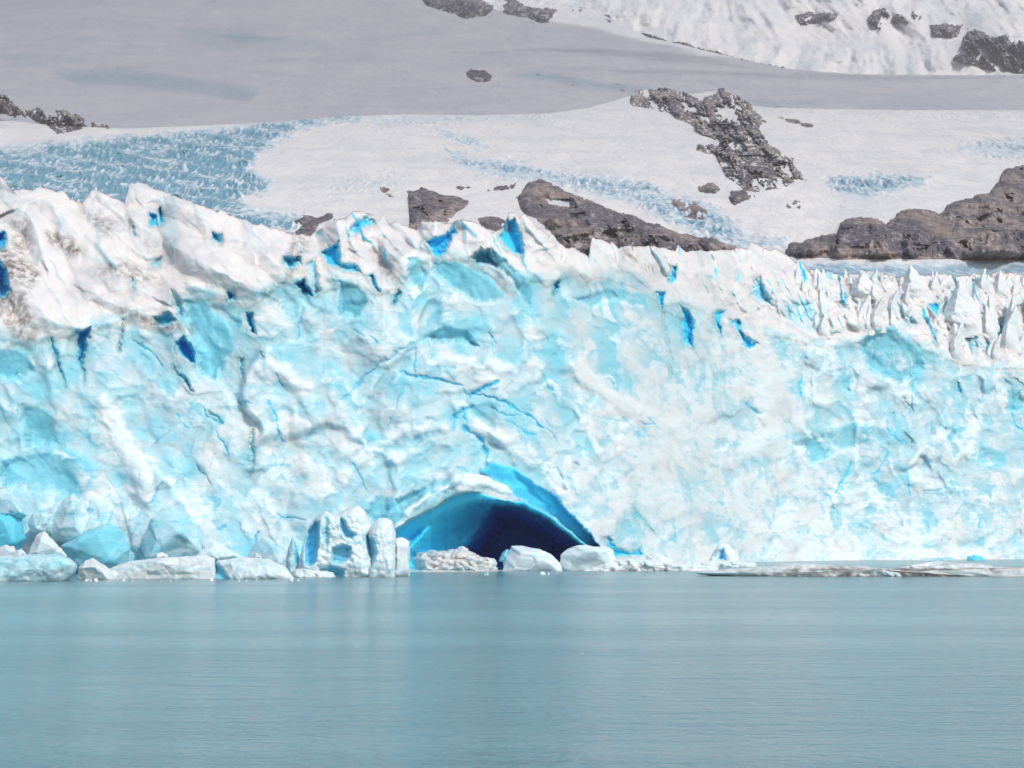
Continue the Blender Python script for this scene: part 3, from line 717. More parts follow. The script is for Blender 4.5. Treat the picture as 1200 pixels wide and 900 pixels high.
def lookup(key, bottom):
    g = GRID[key]
    def f(x, y):
        x, y = np.broadcast_arrays(np.asarray(x, float), np.asarray(y, float))
        cpos = np.clip(np.interp(x, g['px'], np.arange(len(g['px']))), 0, len(g['px']) - 1.001); ci = cpos.astype(int); cf = cpos - ci
        rg = g['rg'][ci] * (1 - cf) + g['rg'][ci + 1] * cf
        nr = g['D'].shape[0]
        rp = np.clip((y - rg) / (bottom - rg), 0, 1) * (nr - 1.001); ri = rp.astype(int); rf = rp - ri
        d = g['D']
        return (d[ri, ci] * (1 - rf) + d[ri + 1, ci] * rf) * (1 - cf) + (d[ri, ci + 1] * (1 - rf) + d[ri + 1, ci + 1] * rf) * cf
    return f

def build_mid():
    NC, NR = 1250, 420
    px = np.linspace(-320, 1520, NC)[None, :].repeat(NR, 0)
    rg = mid_ridge(px) + .8 * noise(px * .2, px * 0, 310)
    t = np.linspace(0, 1, NR)[:, None]
    py = rg + (352 - rg) * t
    D = mid_depth(px, py)
    X = (px - 600) / F * D; Zw = at(px, py, D)[..., 2]
    m = np.zeros(px.shape); lab = np.zeros(px.shape, int)
    jx = px + 9 * fbm(px * .03, py * .06, 320); jy = py + 4 * fbm(px * .03 + 5, py * .06, 321)
    for poly, a in FALLS:
        sd = sdf(poly, jx, jy); m = np.maximum(m, a * smooth(-9, 10, sd + 7 * fbm(px * .11, py * .2, 323, 3)))
    a, _ = cells(X / 7 + .5 * noise(X * .05, D * .05, 330), D / 22, 331, tilt=1.6)
    b, _ = cells((X + .4 * D) / 3.6, D / 10, 335, tilt=1.6)
    c, _ = cells((X - .3 * D) / 16, D / 40, 337, tilt=1.2)
    rough = m * smooth(-.45, .35, fbm(px * .02, py * .05, 340) + .35 * np.sin((py * .9 - px * .12 + 5 * fbm(px * .03, py * .06, 342)) * .55))
    flatpart = smooth(300, 312, py) * smooth(880, 930, px)
    D = D - (1 - .9 * flatpart) * rough * (4 * c) - 26 * fbm(X * .006, D * .004, 341, 5) - 3 * fbm(X * .05, D * .02, 345, 4)
    crown = smooth(0, 5, py - rg)
    D = mid_depth(px, py) + (D - mid_depth(px, py)) * (.3 + .7 * crown)
    GRID['mid'] = dict(px=px[0], rg=rg[0], D=D)
    V = at(px, py, D)
    s1, _ = cells(X / 4.2 + .3 * noise(X * .1, D * .03, 361), D / 13, 362, bowl=1.6, tilt=.5, mode='min')
    s2, _ = cells(X / 2.6, D / 9, 364, bowl=1.6, tilt=.5, mode='min')
    spike = np.clip(-s1 * 1.1 + .25, 0, .55) * 4.6 + np.clip(-s2 * 1.1 + .25, 0, .6) * 4.2 + 2.5 * fbm(X * .25, D * .07, 366, 3)
    V[..., 2] += (1 - .85 * flatpart) * rough * crown * spike * (D / 1000)
    nb = 6; back = []
    for i in range(1, nb + 1):
        p = V[0].copy(); dy = 30 * i; p[:, 1] += dy; p[:, 0] *= 1 + dy / V[0][:, 1]; p[:, 2] -= 4 * i ** 1.5; back.append(p)
    V = np.concatenate([np.stack(back[::-1]), V], 0)
    blue = np.concatenate([np.zeros((nb, NC)), m * (.75 + .35 * fbm(px * .06, py * .12, 350) + .3 * b - .20 * (1 - flatpart) * spike + .58 * m * (1 - flatpart) * rough)], 0)
    lab = np.concatenate([np.zeros((nb, NC), int), (m > .35).astype(int)], 0)
    N = grid_normals(V)
    if (N[..., 2] < 0).mean() > .5: N = -N
    Q = grid_quads(NR + nb, NC)[:, ::-1]
    ql = np.maximum.reduce([lab.ravel()[Q[:, i]] for i in range(4)])
    at_ = dict(blue=blue.ravel())
    setting(sub_mesh('snow_slope', V.reshape(-1, 3), Q, ql == 0, at_, M_SNOW_MID, None, N.reshape(-1, 3)))
    setting(sub_mesh('icefall', V.reshape(-1, 3), Q, ql == 1, at_, M_FALL, None, N.reshape(-1, 3)))

far_ridge = curve([(-500, -120), (300, -90), (420, -40), (490, -14), (545, -2), (575, 4), (590, 0), (640, 6), (690, 10), (725, 26), (760, 44), (790, 50), (850, 65), (920, 80), (960, 84), (1000, 87), (1100, 88), (1200, 88), (1600, 80)])
def far_depth(px, py):
    return 2080 + 9.0 * (165 - py) + 22 * fbm(px * .006, py * .012, 400, 3)

def build_far():
    NC, NR = 700, 170
    px = np.linspace(-420, 1620, NC)[None, :].repeat(NR, 0)
    rg = far_ridge(px) + .9 * noise(px * .15, px * 0, 410)
    py = rg + (172 - rg) * np.linspace(0, 1, NR)[:, None]
    D = far_depth(px, py)
    X = (px - 600) / F * D
    m = np.zeros(px.shape); jx = px + 14 * fbm(px * .02, py * .06, 420); jy = py + 3 * fbm(px * .03 + 5, py * .08, 421)
    for poly, a in (([(250,40),(300,42),(330,46),(280,50)], .8), ([(60,85),(150,80),(230,92),(300,105),(290,120),(240,112),(150,100),(90,98)], .55), ([(600,88),(640,86),(700,96),(760,104),(770,110),(700,104),(640,94)], .7),
                    ([(200,30),(360,42),(420,60),(300,62),(220,50)], .3), ([(0,62),(120,70),(60,80),(0,75)], .25), ([(870,116),(960,122),(900,126)], .6), ([(1000,120),(1200,124),(1200,130),(1000,128)], .3)):
        m = np.maximum(m, a * smooth(-8, 6, sdf(poly, jx, jy)))
    m = np.maximum(m, .45 * smooth(.12, .5, fbm(px * .035, py * .13, 435, 4, .6)) * smooth(-.1, .3, fbm(px * .006, py * .03, 436, 2)))
    b, _ = cells(X / 11, D / 34, 430, tilt=1.5)
    D = D - 60 * fbm(X * .003, D * .002, 431, 6, .56) - 7 * fbm(X * .02, D * .012, 432, 4) - m * smooth(-.1, .4, fbm(px * .05, py * .2, 433)) * 20 * b
    GRID['far'] = dict(px=px[0], rg=rg[0], D=D)
    V = at(px, py, D)
    back = []
    for i in range(1, 6):
        p = V[0].copy(); dy = 60 * i; p[:, 1] += dy; p[:, 0] *= 1 + dy / V[0][:, 1]; p[:, 2] -= 8 * i ** 1.5; back.append(p)
    V = np.concatenate([np.stack(back[::-1]), V], 0)
    blue = np.concatenate([np.zeros((5, NC)), m], 0)
    setting(mesh_from('snowfield', V.reshape(-1, 3), grid_quads(NR + 5, NC)[:, ::-1], dict(blue=blue.ravel()), M_SNOW_FAR))

def peak_depth(px, py):
    return 3550 + 4.4 * (110 - py)
def build_peak():
    NC, NR = 620, 200
    px = np.linspace(380, 1680, NC)[None, :].repeat(NR, 0)
    py = -190 + 310 * np.linspace(0, 1, NR)[:, None] + 0 * px
    D = peak_depth(px, py)
    X = (px - 600) / F * D; Z = at(px, py, D)[..., 2]
    rib = 1 - np.abs(fbm(X * .006 + .3 * noise(X * .004, Z * .004, 501), Z * .0016, 500, 5, .55)) * 2
    D = D - 55 * rib - 110 * fbm(X * .004, Z * .004, 510, 5) - 7 * fbm(X * .03, Z * .02, 520, 4)
    GRID['peak'] = dict(px=px[0], rg=py[0], D=D)
    V = at(px, py, D)
    setting(mesh_from('mountain', V.reshape(-1, 3), grid_quads(NR, NC)[:, ::-1], dict(blue=np.clip(.9 * fbm(px * .02, py * .02, 530), 0, .35).ravel()), M_SNOW_PEAK))

# ------------------------------------------------------------------ rock outcrops lying in the snow
def outcrop(label, polys, depth_fn, mat, lift=10., ragged=4., bite=.35, seed=0, step=1.0, scale=.07, cut=(), name='rock_outcrop', terr=1.):
    P = np.concatenate([np.array(p, float) for p in polys])
    x0, y0 = P.min(0) - 8; x1, y1 = P.max(0) + 8
    px, py = np.meshgrid(np.arange(x0, x1, step), np.arange(y0, y1, step * .8))
    sd = np.full(px.shape, -1e9)
    for p in polys: sd = np.maximum(sd, sdf(p, px, py))
    for p in cut: sd = np.minimum(sd, -sdf(p, px, py))
    n = fbm((px * .8 - py * .7) * scale * .9, (py * .8 + px * .6) * scale * .45, 600 + seed, 5, .6); n2 = fbm(px * .28, py * .36, 620 + seed, 3, .6)
    h = sd + ragged * (n * 1.6 + .6 * n2)
    inner = smooth(0, 12, sd)
    h = np.minimum(np.minimum(h, 9), (.75 * n + .25 * n2 + .5 - 1.15 * bite) * 50)
    D0 = depth_fn(px, py); mpp = D0 / F
    m0 = mpp.mean(); X = px * m0; Z = -py * m0
    wX = X + .3 * lift * fbm(X / lift, Z / lift, 670 + seed); wZ = Z + .3 * lift * fbm(X / lift + 5, Z / lift, 671 + seed)
    a, _ = cells((wX + .6 * wZ) / (lift * 2.4), (wZ - .5 * wX) / (lift * 1.5), 640 + seed, bowl=1., tilt=1.3, mode='min')
    b, _ = cells((wX - .2 * wZ) / (lift * .4), (wZ + .5 * wX) / (lift * .3), 650 + seed, bowl=1., tilt=1.5, mode='min')
    a = -a; b = -b
    yb = np.where(sd > 0, py, -1e9).max(0)[None, :]; yb = np.where(yb < 0, y1, yb); hb = yb - py
    bulge = np.sqrt(np.clip(h, 0, 9) / 9) * smooth(-1, min(14, .35 * np.ptp(P[:, 1])), hb)
    D = D0 + mpp * 3 - lift * (bulge * (1 + 1.3 * a + .22 * b) + .35 * fbm(X / lift, Z / lift, 660 + seed, 4) * bulge) + np.where(h < 0, np.minimum(-h, 4) * lift * .25, 0)
    sf = np.abs(np.gradient(D0, axis=0)).mean() / (step * .8)
    hgt = np.ptp(P[:, 1])
    if hgt > 18:
        per = np.clip(hgt / 4.5, 9, 22)
        ph = (py + 9 * fbm(px * .022, py * .05, 680 + seed, 4) + .22 * px) / per; f = ph - np.floor(ph); ci = np.floor(ph)
        amp = .55 + .5 * fbm(px * .02, ci * 3.7, 690 + seed, 2)
        D = D + smooth(0, 26, hb) * bulge * sf * per * np.clip(amp, .1, 1) * terr * (f - smooth(.62, 1., f) - .64) - bulge * 1.2 * lift * (.35 + fbm(px * .045, py * .02, 695 + seed, 4))
    V = at(px, py, D)
    N = grid_normals(V)
    Q = grid_quads(*px.shape)[:, ::-1]
    if (N[..., 1] > 0).mean() > .5: N = -N
    hk = h.ravel()
    sel = np.max(hk[Q], 1) > -.2
    o = sub_mesh(name, V.reshape(-1, 3), Q, sel, {}, mat, None, N.reshape(-1, 3))
    return tag(o, label, 'rock')

def build_rocks():
    mid = lookup('mid', 352); far = lookup('far', 172); peak = lookup('peak', 120)
    outcrop('long dark brown rock ridge falling to the right behind the middle of the glacier crest',
        [[(605,232),(622,212),(632,211),(660,222),(690,236),(740,252),(790,272),(838,280),(866,290),(860,300),(700,306),(660,300),(640,270),(610,252)]], mid, M_ROCK, 16, 3, .12, 1, cut=[[(640,233),(668,236),(666,243),(644,240)]])
    outcrop('brown blocky rock left of the long ridge with snow on both sides', [[(478,224),(492,220),(515,226),(540,232),(553,235),(548,245),(535,252),(520,270),(480,276)]], mid, M_ROCK, 14, 3, .15, 2)
    outcrop('low brown rock just above the icy crest between two bigger rocks', [[(557,256),(575,253),(598,258),(592,272),(585,276),(565,268)]], mid, M_ROCK, 8, 2, .1, 3)
    outcrop('thin broken row of dark stones above the brown blocky rock', [[(532,220),(552,217),(556,222),(540,226)], [(560,224),(580,219),(606,215),(602,224),(575,227)]], mid, M_ROCK, 5, 3, .1, 4)
    outcrop('small round dark stone alone in the snow left of the brown blocky rock', [[(443,220),(452,217),(464,226),(462,235),(448,232)]], mid, M_ROCK, 6, 2, .15, 5)
    outcrop('dark reddish rock knob behind the dip in the crest on the left', [[(345,258),(356,251),(372,254),(388,250),(392,258),(374,266),(366,284),(346,280)]], mid, M_ROCK, 8, 3, .1, 6)
    outcrop('snow streaked rocky peak above the snow slope right of centre',
        [[(730,122),(752,106),(788,106),(820,118),(846,105),(858,114),(880,128),(900,142),(888,150),(902,170),(930,188),(932,200),(944,212),(915,225),(885,228),(872,226),(850,210),(842,195),(838,185),(815,178),(818,168),(842,172),(845,165),(820,156),(806,148),(790,142),(768,132),(744,128)]], mid, M_ROCK_SNOWY, 18, 6, .34, 7, terr=.45)
    outcrop('line of dark stones in the snow right of the rocky peak', [[(900,133),(925,138),(950,146),(972,154),(970,157),(940,152),(912,142)]], mid, M_ROCK_SNOWY, 5, 3, .22, 8)
    outcrop('pair of low brown rocks in the snow below the rocky peak', [[(815,218),(835,216),(848,222),(838,230),(818,228)], [(855,225),(872,222),(884,230),(878,238),(860,244),(853,236)]], mid, M_ROCK, 7, 3, .05, 9)
    outcrop('small speckled stone below the right foot of the rocky peak', [[(920,238),(930,232),(940,235),(940,248),(922,248)]], mid, M_ROCK_SNOWY, 5, 3, .25, 10)
    outcrop('smooth brown rock wedge at the right end of the blue icefall', [[(782,236),(792,232),(812,236),(828,246),(833,256),(820,263),(800,258)]], mid, M_ROCK, 9, 2, .08, 11)
    outcrop('broad brown rock hill with painted violet shade behind the right end of the glacier',
        [[(918,294),(925,285),(940,283),(958,278),(980,272),(984,260),(1000,254),(1020,256),(1038,262),(1048,254),(1062,244),(1085,245),(1100,250),(1112,240),(1135,232),(1160,225),(1172,210),(1178,197),(1200,192),(1320,180),(1420,180),(1420,308),(940,306),(922,304)]],
        mid, M_ROCK, 22, 3, .06, 12, step=.9, terr=.55)
    outcrop('brown rock ridge streaked with snow at far left above the blue icefall',
        [[(-60,120),(0,110),(8,112),(16,124),(28,130),(45,127),(62,133),(78,129),(92,136),(106,143),(118,148),(126,149),(100,154),(82,158),(66,160),(52,148),(35,136),(10,133),(-60,140)]], mid, M_ROCK_SNOWY, 14, 5, .33, 13)
    outcrop('dark rock island alone in the shaded snowfield near the top', [[(545,85),(552,80),(568,81),(578,90),(574,98),(560,99),(547,94)]], far, M_ROCK_FAR, 14, 2, .02, 14, terr=.3)
    outcrop('flat dark cliff at the top edge left of the other cliff', [[(490,-2),(510,-6),(545,-4),(578,6),(580,12),(570,22),(545,25),(520,16),(500,10)]], far, M_ROCK_FAR, 22, 2, .15, 15)
    outcrop('ragged dark cliff at the top edge right of the flat cliff', [[(586,8),(592,-3),(604,0),(622,8),(650,12),(690,10),(684,18),(655,17),(645,24),(648,32),(634,35),(618,24),(600,22),(588,20)]], far, M_ROCK_FAR, 22, 3, .1,16)
    outcrop('short dark rock rib on the snow ridge beside the ragged cliff', [[(700,18),(712,18),(724,28),(730,36),(722,34),(706,26)]], far, M_ROCK_FAR, 10, 2, .12, 17)
    outcrop('thin dark line of rocks along the ridge below the right hand peak', [[(728,38),(745,40),(775,46),(792,50),(840,62),(860,68),(850,68),(800,56),(762,46)], [(868,70),(918,80),(910,82),(880,76)]], far, M_ROCK_FAR, 8, 3, .1, 18)
    outcrop('dark cliff band on the bright mountain left of the other bands', [[(930,18),(945,14),(975,16),(985,14),(980,24),(960,30),(938,34)]], peak, M_ROCK_FAR, 26, 4, .32, 19)
    outcrop('speckled cliff in the middle of the bright mountain face', [[(1016,30),(1022,14),(1036,10),(1045,18),(1070,14),(1078,20),(1070,34),(1050,28),(1040,44),(1028,40)]], peak, M_ROCK_FAR, 26, 5, .38, 20)
    outcrop('small square cliff on the bright mountain face', [[(1090,30),(1108,27),(1128,30),(1122,46),(1105,46),(1090,44)]], peak, M_ROCK_FAR, 26, 3, .2, 21)
    outcrop('large snow streaked cliff at the right edge of the bright mountain', [[(1114,72),(1125,58),(1130,40),(1142,36),(1165,44),(1180,40),(1210,50),(1210,90),(1170,88),(1150,84),(1130,78)]], peak, M_ROCK_FAR, 40, 6, .38, 22)
    outcrop('tiny dark flat stone in the shaded snow under the thin ridge line', [[(896,89),(914,91),(908,94),(898,93)]], far, M_ROCK_FAR, 5, 1., .05, 23)
    outcrop('tiniest dark stone in the shaded snow, lower right of the flat stone', [[(927,95),(937,95),(935,99),(928,99)]], far, M_ROCK_FAR, 5, 1., .05, 24)

def block(name, outline, D, thick, mat, seed=0, blue=.3, snow=0., dirt=0., deep=0., **_):
    """an angular broken block: the hull of its outline and of random corners before and behind it, edges worn"""
    import bmesh
    rnd = random.Random(seed * 13 + 5); P = np.array(outline, float); cx, cy = P.mean(0)
    bm = bmesh.new()
    for x, y in outline: bm.verts.new(at(x, y, D + rnd.uniform(-.25, .25) * thick))
    for sgn in (-1, 1):
        n = rnd.randint(4, 6)
        for i in range(n):
            th = 2 * math.pi * (i + rnd.uniform(0, .8)) / n; k = rnd.uniform(.25, .8)
            q = P[int(len(P) * (th / (2 * math.pi))) % len(P)]
            bm.verts.new(at(cx + (q[0] - cx) * k, cy + (q[1] - cy) * k, D + sgn * thick * rnd.uniform(.55, 1.)))
    bmesh.ops.convex_hull(bm, input=bm.verts)
    bmesh.ops.delete(bm, geom=[v for v in bm.verts if not v.link_faces], context='VERTS')
    bmesh.ops.dissolve_limit(bm, angle_limit=R(9), verts=bm.verts, edges=bm.edges)
    size = np.ptp(P[:, 1]) * D / F
    bmesh.ops.bevel(bm, geom=list(bm.edges), offset=size * .022, segments=2, profile=.5, affect='EDGES', clamp_overlap=True)
    bmesh.ops.triangulate(bm, faces=bm.faces)
    for _i in range(4 if size > 1 else 2):
        es = [e for e in bm.edges if e.calc_length() > max(size * .06, .05)]
        if es: bmesh.ops.subdivide_edges(bm, edges=es, cuts=1); bmesh.ops.triangulate(bm, faces=bm.faces)
    bm.normal_update()
    co = np.array([v.co[:] for v in bm.verts]); no = np.array([v.normal[:] for v in bm.verts])
    u = co[:, 0] + .6 * co[:, 1]; w_ = co[:, 2] - .5 * co[:, 1]; c_ = size * .35
    d_ = size * (.03 * fbm(u / c_, w_ / c_, seed, 4) + .045 * cells(u / c_, w_ / c_, seed + 3, tilt=1., soft=16.)[0])
    for v, k in zip(bm.verts, d_): v.co += v.normal * float(k)
    bmesh.ops.recalc_face_normals(bm, faces=bm.faces)
    me = bpy.data.meshes.new(name); bm.to_mesh(me); bm.free()
    me.polygons.foreach_set('use_smooth', np.ones(len(me.polygons), bool))
    for a, v in dict(blue=blue, deep=deep, snow=snow, dirt=dirt).items():
        at_ = me.attributes.new(a, 'FLOAT', 'POINT'); at_.data.foreach_set('value', np.full(len(me.vertices), v, np.float32))
    me.materials.append(mat)
    o = bpy.data.objects.new(name, me); C.objects.link(o)
    return o

# ------------------------------------------------------------------ floating ice
def berg(name, label, outline, D, thick, cat='iceberg', group=None, **kw):
    ym = max(q[1] for q in outline)
    if ym > float(row_of(0, D)) - 4: outline = [(x, y + 8 if y > ym - 4 else y) for x, y in outline]
    o = (block if cat in ('ice block', 'ice chunk') else lump)(name, outline, D, thick, M_BERG, **kw)
    P = np.array([v.co[:] for v in o.data.vertices]); b = np.array([P[:, 0].mean(), P[:, 1].mean(), max(P[:, 2].min(), -.2)])
    for v in o.data.vertices: v.co = v.co - __import__('mathutils').Vector(b)
    o.location = b
    return tag(o, label, cat, group)

def build_bergs():
    W = lambda y: depth_at_water(y)
    berg('ice_floe', 'smooth grey green flat ice floe with rounded edge at the far left of the shoreline', [(-40,652),(20,650),(62,649),(76,651),(88,658),(92,663),(88,672),(76,682),(40,688),(-40,688)], W(682) + 6, 7, 'ice floe', planes=5, power=2.6, seed=31, rough=0.03, blue=.5, dirt=.1, soft=4, cell=4)
    berg('ice_chunk', 'lumpy white ice chunk sitting on the flat grey green floe', [(30,653),(36,640),(42,626),(52,622),(60,630),(70,640),(78,652),(60,656)], W(682) + 8, 3, 'ice chunk', wedge=0.36, jag=1.6, seed=32, rough=0.23, blue=.05, snow=.5)
    berg('ice_chunk', 'low white lump of ice at the left end of the flat floe', [(-12,655),(-6,644),(6,638),(16,640),(20,648),(14,656)], W(682) + 7, 2, 'ice chunk', wedge=0.47, jag=1.6, seed=33, rough=0.20, blue=.05, snow=.5)
    berg('ice_chunk', 'small pale bluish lump between two white lumps on the flat floe', [(12,656),(16,646),(24,643),(31,648),(30,656)], W(682) + 5, 1.6, 'ice chunk', wedge=0.41, jag=1.6, seed=34, rough=0.17, blue=.25)
    berg('ice_block', 'smooth teal ice block with shaded side at the left edge behind the floe', [(-40,650),(-40,600),(0,598),(18,600),(26,610),(30,630),(24,646),(0,654)], 249, 5, 'ice block', wedge=0.49, jag=1.6, seed=35, rough=0.06, blue=1.0, deep=.25, soft=3, cell=6)
    berg('ice_block', 'pale rounded egg of ice leaning on the glacier foot above the lumpy chunk', [(32,612),(38,600),(50,597),(62,604),(68,616),(62,626),(46,626),(36,622)], 248, 4, 'ice block', wedge=0.49, jag=1.6, seed=36, rough=0.06, blue=.42, soft=4, cell=6)
    o = berg('ice_block', 'big faceted blue ice block with a steep dark left side behind the low floes', [(70,640),(82,632),(100,624),(112,614),(130,612),(146,622),(152,640),(154,672),(120,676),(90,674),(80,658)], 247, 6, 'ice block', wedge=0.30, jag=1.6, seed=37, rough=0.17, blue=.8, power=2., cell=5, dents=[([(70,640),(92,628),(92,668),(80,660)], 1.2, .55)])
    berg('ice_chunk', 'rubble of small white ice lumps beside the blue block at the waterline', [(90,676),(92,664),(100,656),(108,654),(116,662),(124,668),(140,672),(140,679),(100,680)], W(679), 2.5, 'ice chunk', wedge=0.28, jag=1.6, seed=38, rough=0.30, blue=.05, snow=.5, cell=1.2)
    berg('ice_floe', 'long low white floe with a speckled dirty top left of the sculpted berg', [(122,679),(128,666),(150,658),(180,654),(215,652),(240,650),(252,654),(254,679)], W(678), 5, 'ice floe', planes=5, power=3, seed=39, rough=0.12, blue=.2, snow=.35, dirt=.2, cell=3)
    berg('ice_chunk', 'round white lump on top of the long speckled floe', [(180,656),(182,649),(190,647),(197,650),(198,656)], W(678) + 3, 1.3, 'ice chunk', wedge=0.56, jag=1.6, seed=40, rough=0.15, blue=.0, snow=.6)
    berg('ice_chunk', 'greyish pointed ice shard lying on the right end of the speckled floe', [(224,656),(236,644),(248,640),(256,646),(258,656)], W(678) + 5, 2, 'ice chunk', wedge=0.37, jag=1.6, seed=41, rough=0.15, blue=.2)
    berg('ice_floe', 'low grey white floe with a blue shadowed left end left of the sculpted berg', [(252,679),(251,660),(256,656),(285,653),(315,655),(335,664),(352,679)], W(678), 5, 'ice floe', planes=5, power=3, seed=42, rough=0.10, blue=.25, snow=.2, dirt=.08, cell=3, dents=[([(250,655),(262,668),(270,680),(250,680)], 1.4, .55)])
    berg('ice_chunk', 'little white tooth of ice behind the low floe with the blue end', [(296,656),(300,647),(304,650),(309,657)], W(676) + 6, 1, 'ice chunk', wedge=0.36, jag=1.6, seed=43, rough=0.15, blue=.0, snow=.6)
    # the sculpted berg: a body with pillars
    Ds = W(676) + 3
    root = empty('iceberg', tuple(at(410, 672, Ds))); root.location.z = 0
    tag(root, 'sculpted white iceberg with rounded pillars and blue hollows left of the cave', 'iceberg')
    off = np.array([root.location.x, root.location.y, 0])
    prt = lambda nm, ol, D, t, **kw: lump(nm, [(x, y + 8 if y > 671 else y) for x, y in ol], D, t, M_BERG, root, off, **kw)
    prt('body', [(346,677),(349,660),(354,645),(358,628),(364,614),(372,604),(381,598),(391,604),(399,601),(408,595),(420,591),(428,599),(433,612),(438,620),(441,640),(441,677)], Ds, 5.5, power=3.4, seed=52, rough=.06, blue=.16, snow=.15, soft=1, cell=4, nth=170, nr=60,
        dents=[([(358,660),(357,640),(361,622),(368,611),(374,612),(373,640),(369,660),(363,664)], 3.2, .62), ([(399,606),(405,612),(409,620),(417,626),(413,632),(403,630),(398,618)], 2.0, .42), ([(389,642),(402,638),(412,641),(410,653),(400,661),(388,661)], 2.2, .36), ([(428,628),(436,622),(441,640),(440,660),(432,650)], 2.0, .36), ([(374,666),(388,662),(404,668),(402,677),(376,677)], 1.8, .4), ([(379,606),(384,604),(386,628),(383,650),(379,630)], .7, .05)])
    prt('spire', [(337,676),(335,656),(338,642),(343,628),(348,640),(351,656),(353,676)], Ds + 1., 2.5, seed=51, rough=.08, blue=.35, power=2.4, soft=1, dents=[([(345,634),(349,642),(351,660),(346,660)], 1.0, .5)])
    prt('apron', [(336,679),(342,670),(352,664),(372,666),(392,671),(400,679)], Ds - 2, 3.5, power=2.6, seed=50, rough=.1, blue=.15, snow=.3)
    prt('pillar', [(430,677),(433,650),(430,632),(434,616),(442,608),(452,606),(460,611),(464,626),(463,677)], Ds - 2., 4.5, seed=55, rough=.05, blue=.1, power=2.8, soft=2, cell=5, dents=[([(428,626),(438,632),(442,648),(436,664),(428,664)], 2.0, .34)])
    berg('ice_block', 'upright white slab of ice at the right end of the sculpted berg', [(462,674),(462,632),(470,629),(481,634),(481,672)], Ds - .5, 2.5, 'ice block', wedge=0.62, jag=1.6, seed=56, rough=0.06, blue=.02, power=4, cell=4, snow=.3)
    # across the mouth of the cave
    Dm = W(669) + 1
    berg('ice_floe', 'dirty rubble floe with brown edge in front of the left side of the cave', [(480,672),(481,656),(490,648),(505,645),(520,646),(535,643),(548,645),(565,652),(582,656),(582,672)], Dm, 5, 'ice floe', seed=60, rough=0.17, blue=.0, snow=.85, dirt=.3, cell=2., jag=2)
    berg('ice_chunk', 'little white peak of rubble behind the dirty floe', [(534,650),(537,641),(543,640),(549,643),(550,652)], Dm + 3, 1.2, 'ice chunk', wedge=0.44, jag=1.6, seed=61, rough=0.25, blue=.0, snow=.6)
    berg('ice_block', 'flat topped pale slab of ice in front of the middle of the cave', [(585,672),(590,660),(597,650),(598,640),(604,638),(620,641),(634,643),(646,650),(655,660),(664,672)], Dm, 4, 'ice block', wedge=0.56, jag=1.6, seed=62, rough=0.15, blue=.12, power=2.8, cell=3, snow=.2)
    berg('ice_chunk', 'small blue sided ice chunk at the left foot of the flat topped slab', [(584,658),(588,648),(594,643),(600,646),(600,660)], Dm + 1, 1.5, 'ice chunk', wedge=0.44, jag=1.6, seed=63, rough=0.15, blue=.7, deep=.2)
    berg('ice_block', 'round shouldered white block with a notch under the right edge of the cave', [(656,670),(656,650),(664,643),(674,640),(678,646),(680,641),(695,639),(710,639),(718,646),(722,656),(720,670)], Dm + 1, 4, 'ice block', wedge=0.50, jag=1.6, seed=64, rough=0.15, blue=.1, power=2.6, cell=3)
    berg('ice_floe', 'low white rim of broken ice right of the cave along the waterline', [(655,670),(690,659),(730,655),(752,653),(775,658),(800,660),(842,664),(842,670)], Dm + 2, 4, 'ice floe', seed=65, rough=0.12, blue=.05, snow=.4, cell=1.6, jag=1.2)
    berg('ice_chunk', 'low white hump at the right end of the broken rim', [(752,664),(757,650),(766,646),(778,650),(788,660),(786,666)], Dm + 6, 2, 'ice chunk', wedge=0.33, jag=1.6, seed=66, rough=0.15, blue=.05, snow=.3)
    Dr = W(664)
    berg('ice_floe', 'narrow white ledge of ice with greenish underside carrying the small pointed berg', [(775,666),(790,658),(830,657),(868,657),(886,660),(888,664),(860,666),(790,667)], Dr, 4, 'ice floe', seed=67, rough=0.15, blue=.2, snow=.4, cell=2)
    berg('iceberg', 'small pointed berg with a blue hollow on the narrow white ledge', [(826,660),(834,650),(840,640),(846,636),(854,638),(860,644),(867,654),(868,660)], Dr + 4, 3, seed=68, rough=0.15, blue=.1, cell=2.5, snow=.3, dents=[([(840,656),(843,646),(848,640),(850,650),(851,657)], 1.6, .75)])
    berg('ice_floe', 'long thin grey floe of dirty rubble ice stretching to the right edge', [(814,671),(850,667),(900,664),(915,660),(945,660),(962,664),(990,666),(1006,662),(1020,666),(1060,667),(1085,664),(1100,657),(1116,660),(1150,660),(1165,664),(1200,666),(1300,664),(1300,678),(1200,677.5),(1000,675),(900,674.5),(820,673)], W(675) + 2, 5, 'ice floe', seed=69, rough=.09, blue=.02, snow=.3, dirt=.32, cell=2.5, nth=300, jag=1.4)
    berg('ice_chunk', 'greenish lump of ice at the foot of the far right ice face', [(1128,657),(1134,652),(1142,650),(1152,653),(1162,657)], 408, 2, 'ice chunk', wedge=0.50, jag=1.6, seed=70, rough=0.20, blue=.9, deep=.3)
    berg('ice_chunk', 'flat row of grey green ice crumbs along the foot of the far right face', [(1064,658),(1080,654),(1100,654),(1116,653),(1128,655),(1128,658)], 404, 2, 'ice chunk', wedge=0.58, jag=1.6, seed=71, rough=0.30, blue=.5, dirt=.2, cell=1.2)
    berg('ice_chunk', 'dark sliver of debris ice floating by the end of the flat grey green floe', [(84,681),(92,678.5),(102,677),(107,678),(113,680),(111,681.5),(96,682)], W(681), 1.2, 'ice chunk', wedge=0.46, jag=1.6, seed=72, rough=0.20, blue=0, dirt=1.6, cell=.8)
    berg('ice_block', 'tall angular white block half buried at the glacier foot above the lumpy chunk', [(58,630),(62,604),(72,584),(86,578),(98,588),(104,606),(98,632),(80,640)], 249, 6, 'ice block', wedge=0.53, jag=1.6, seed=81, rough=.2, blue=.3, cell=4)
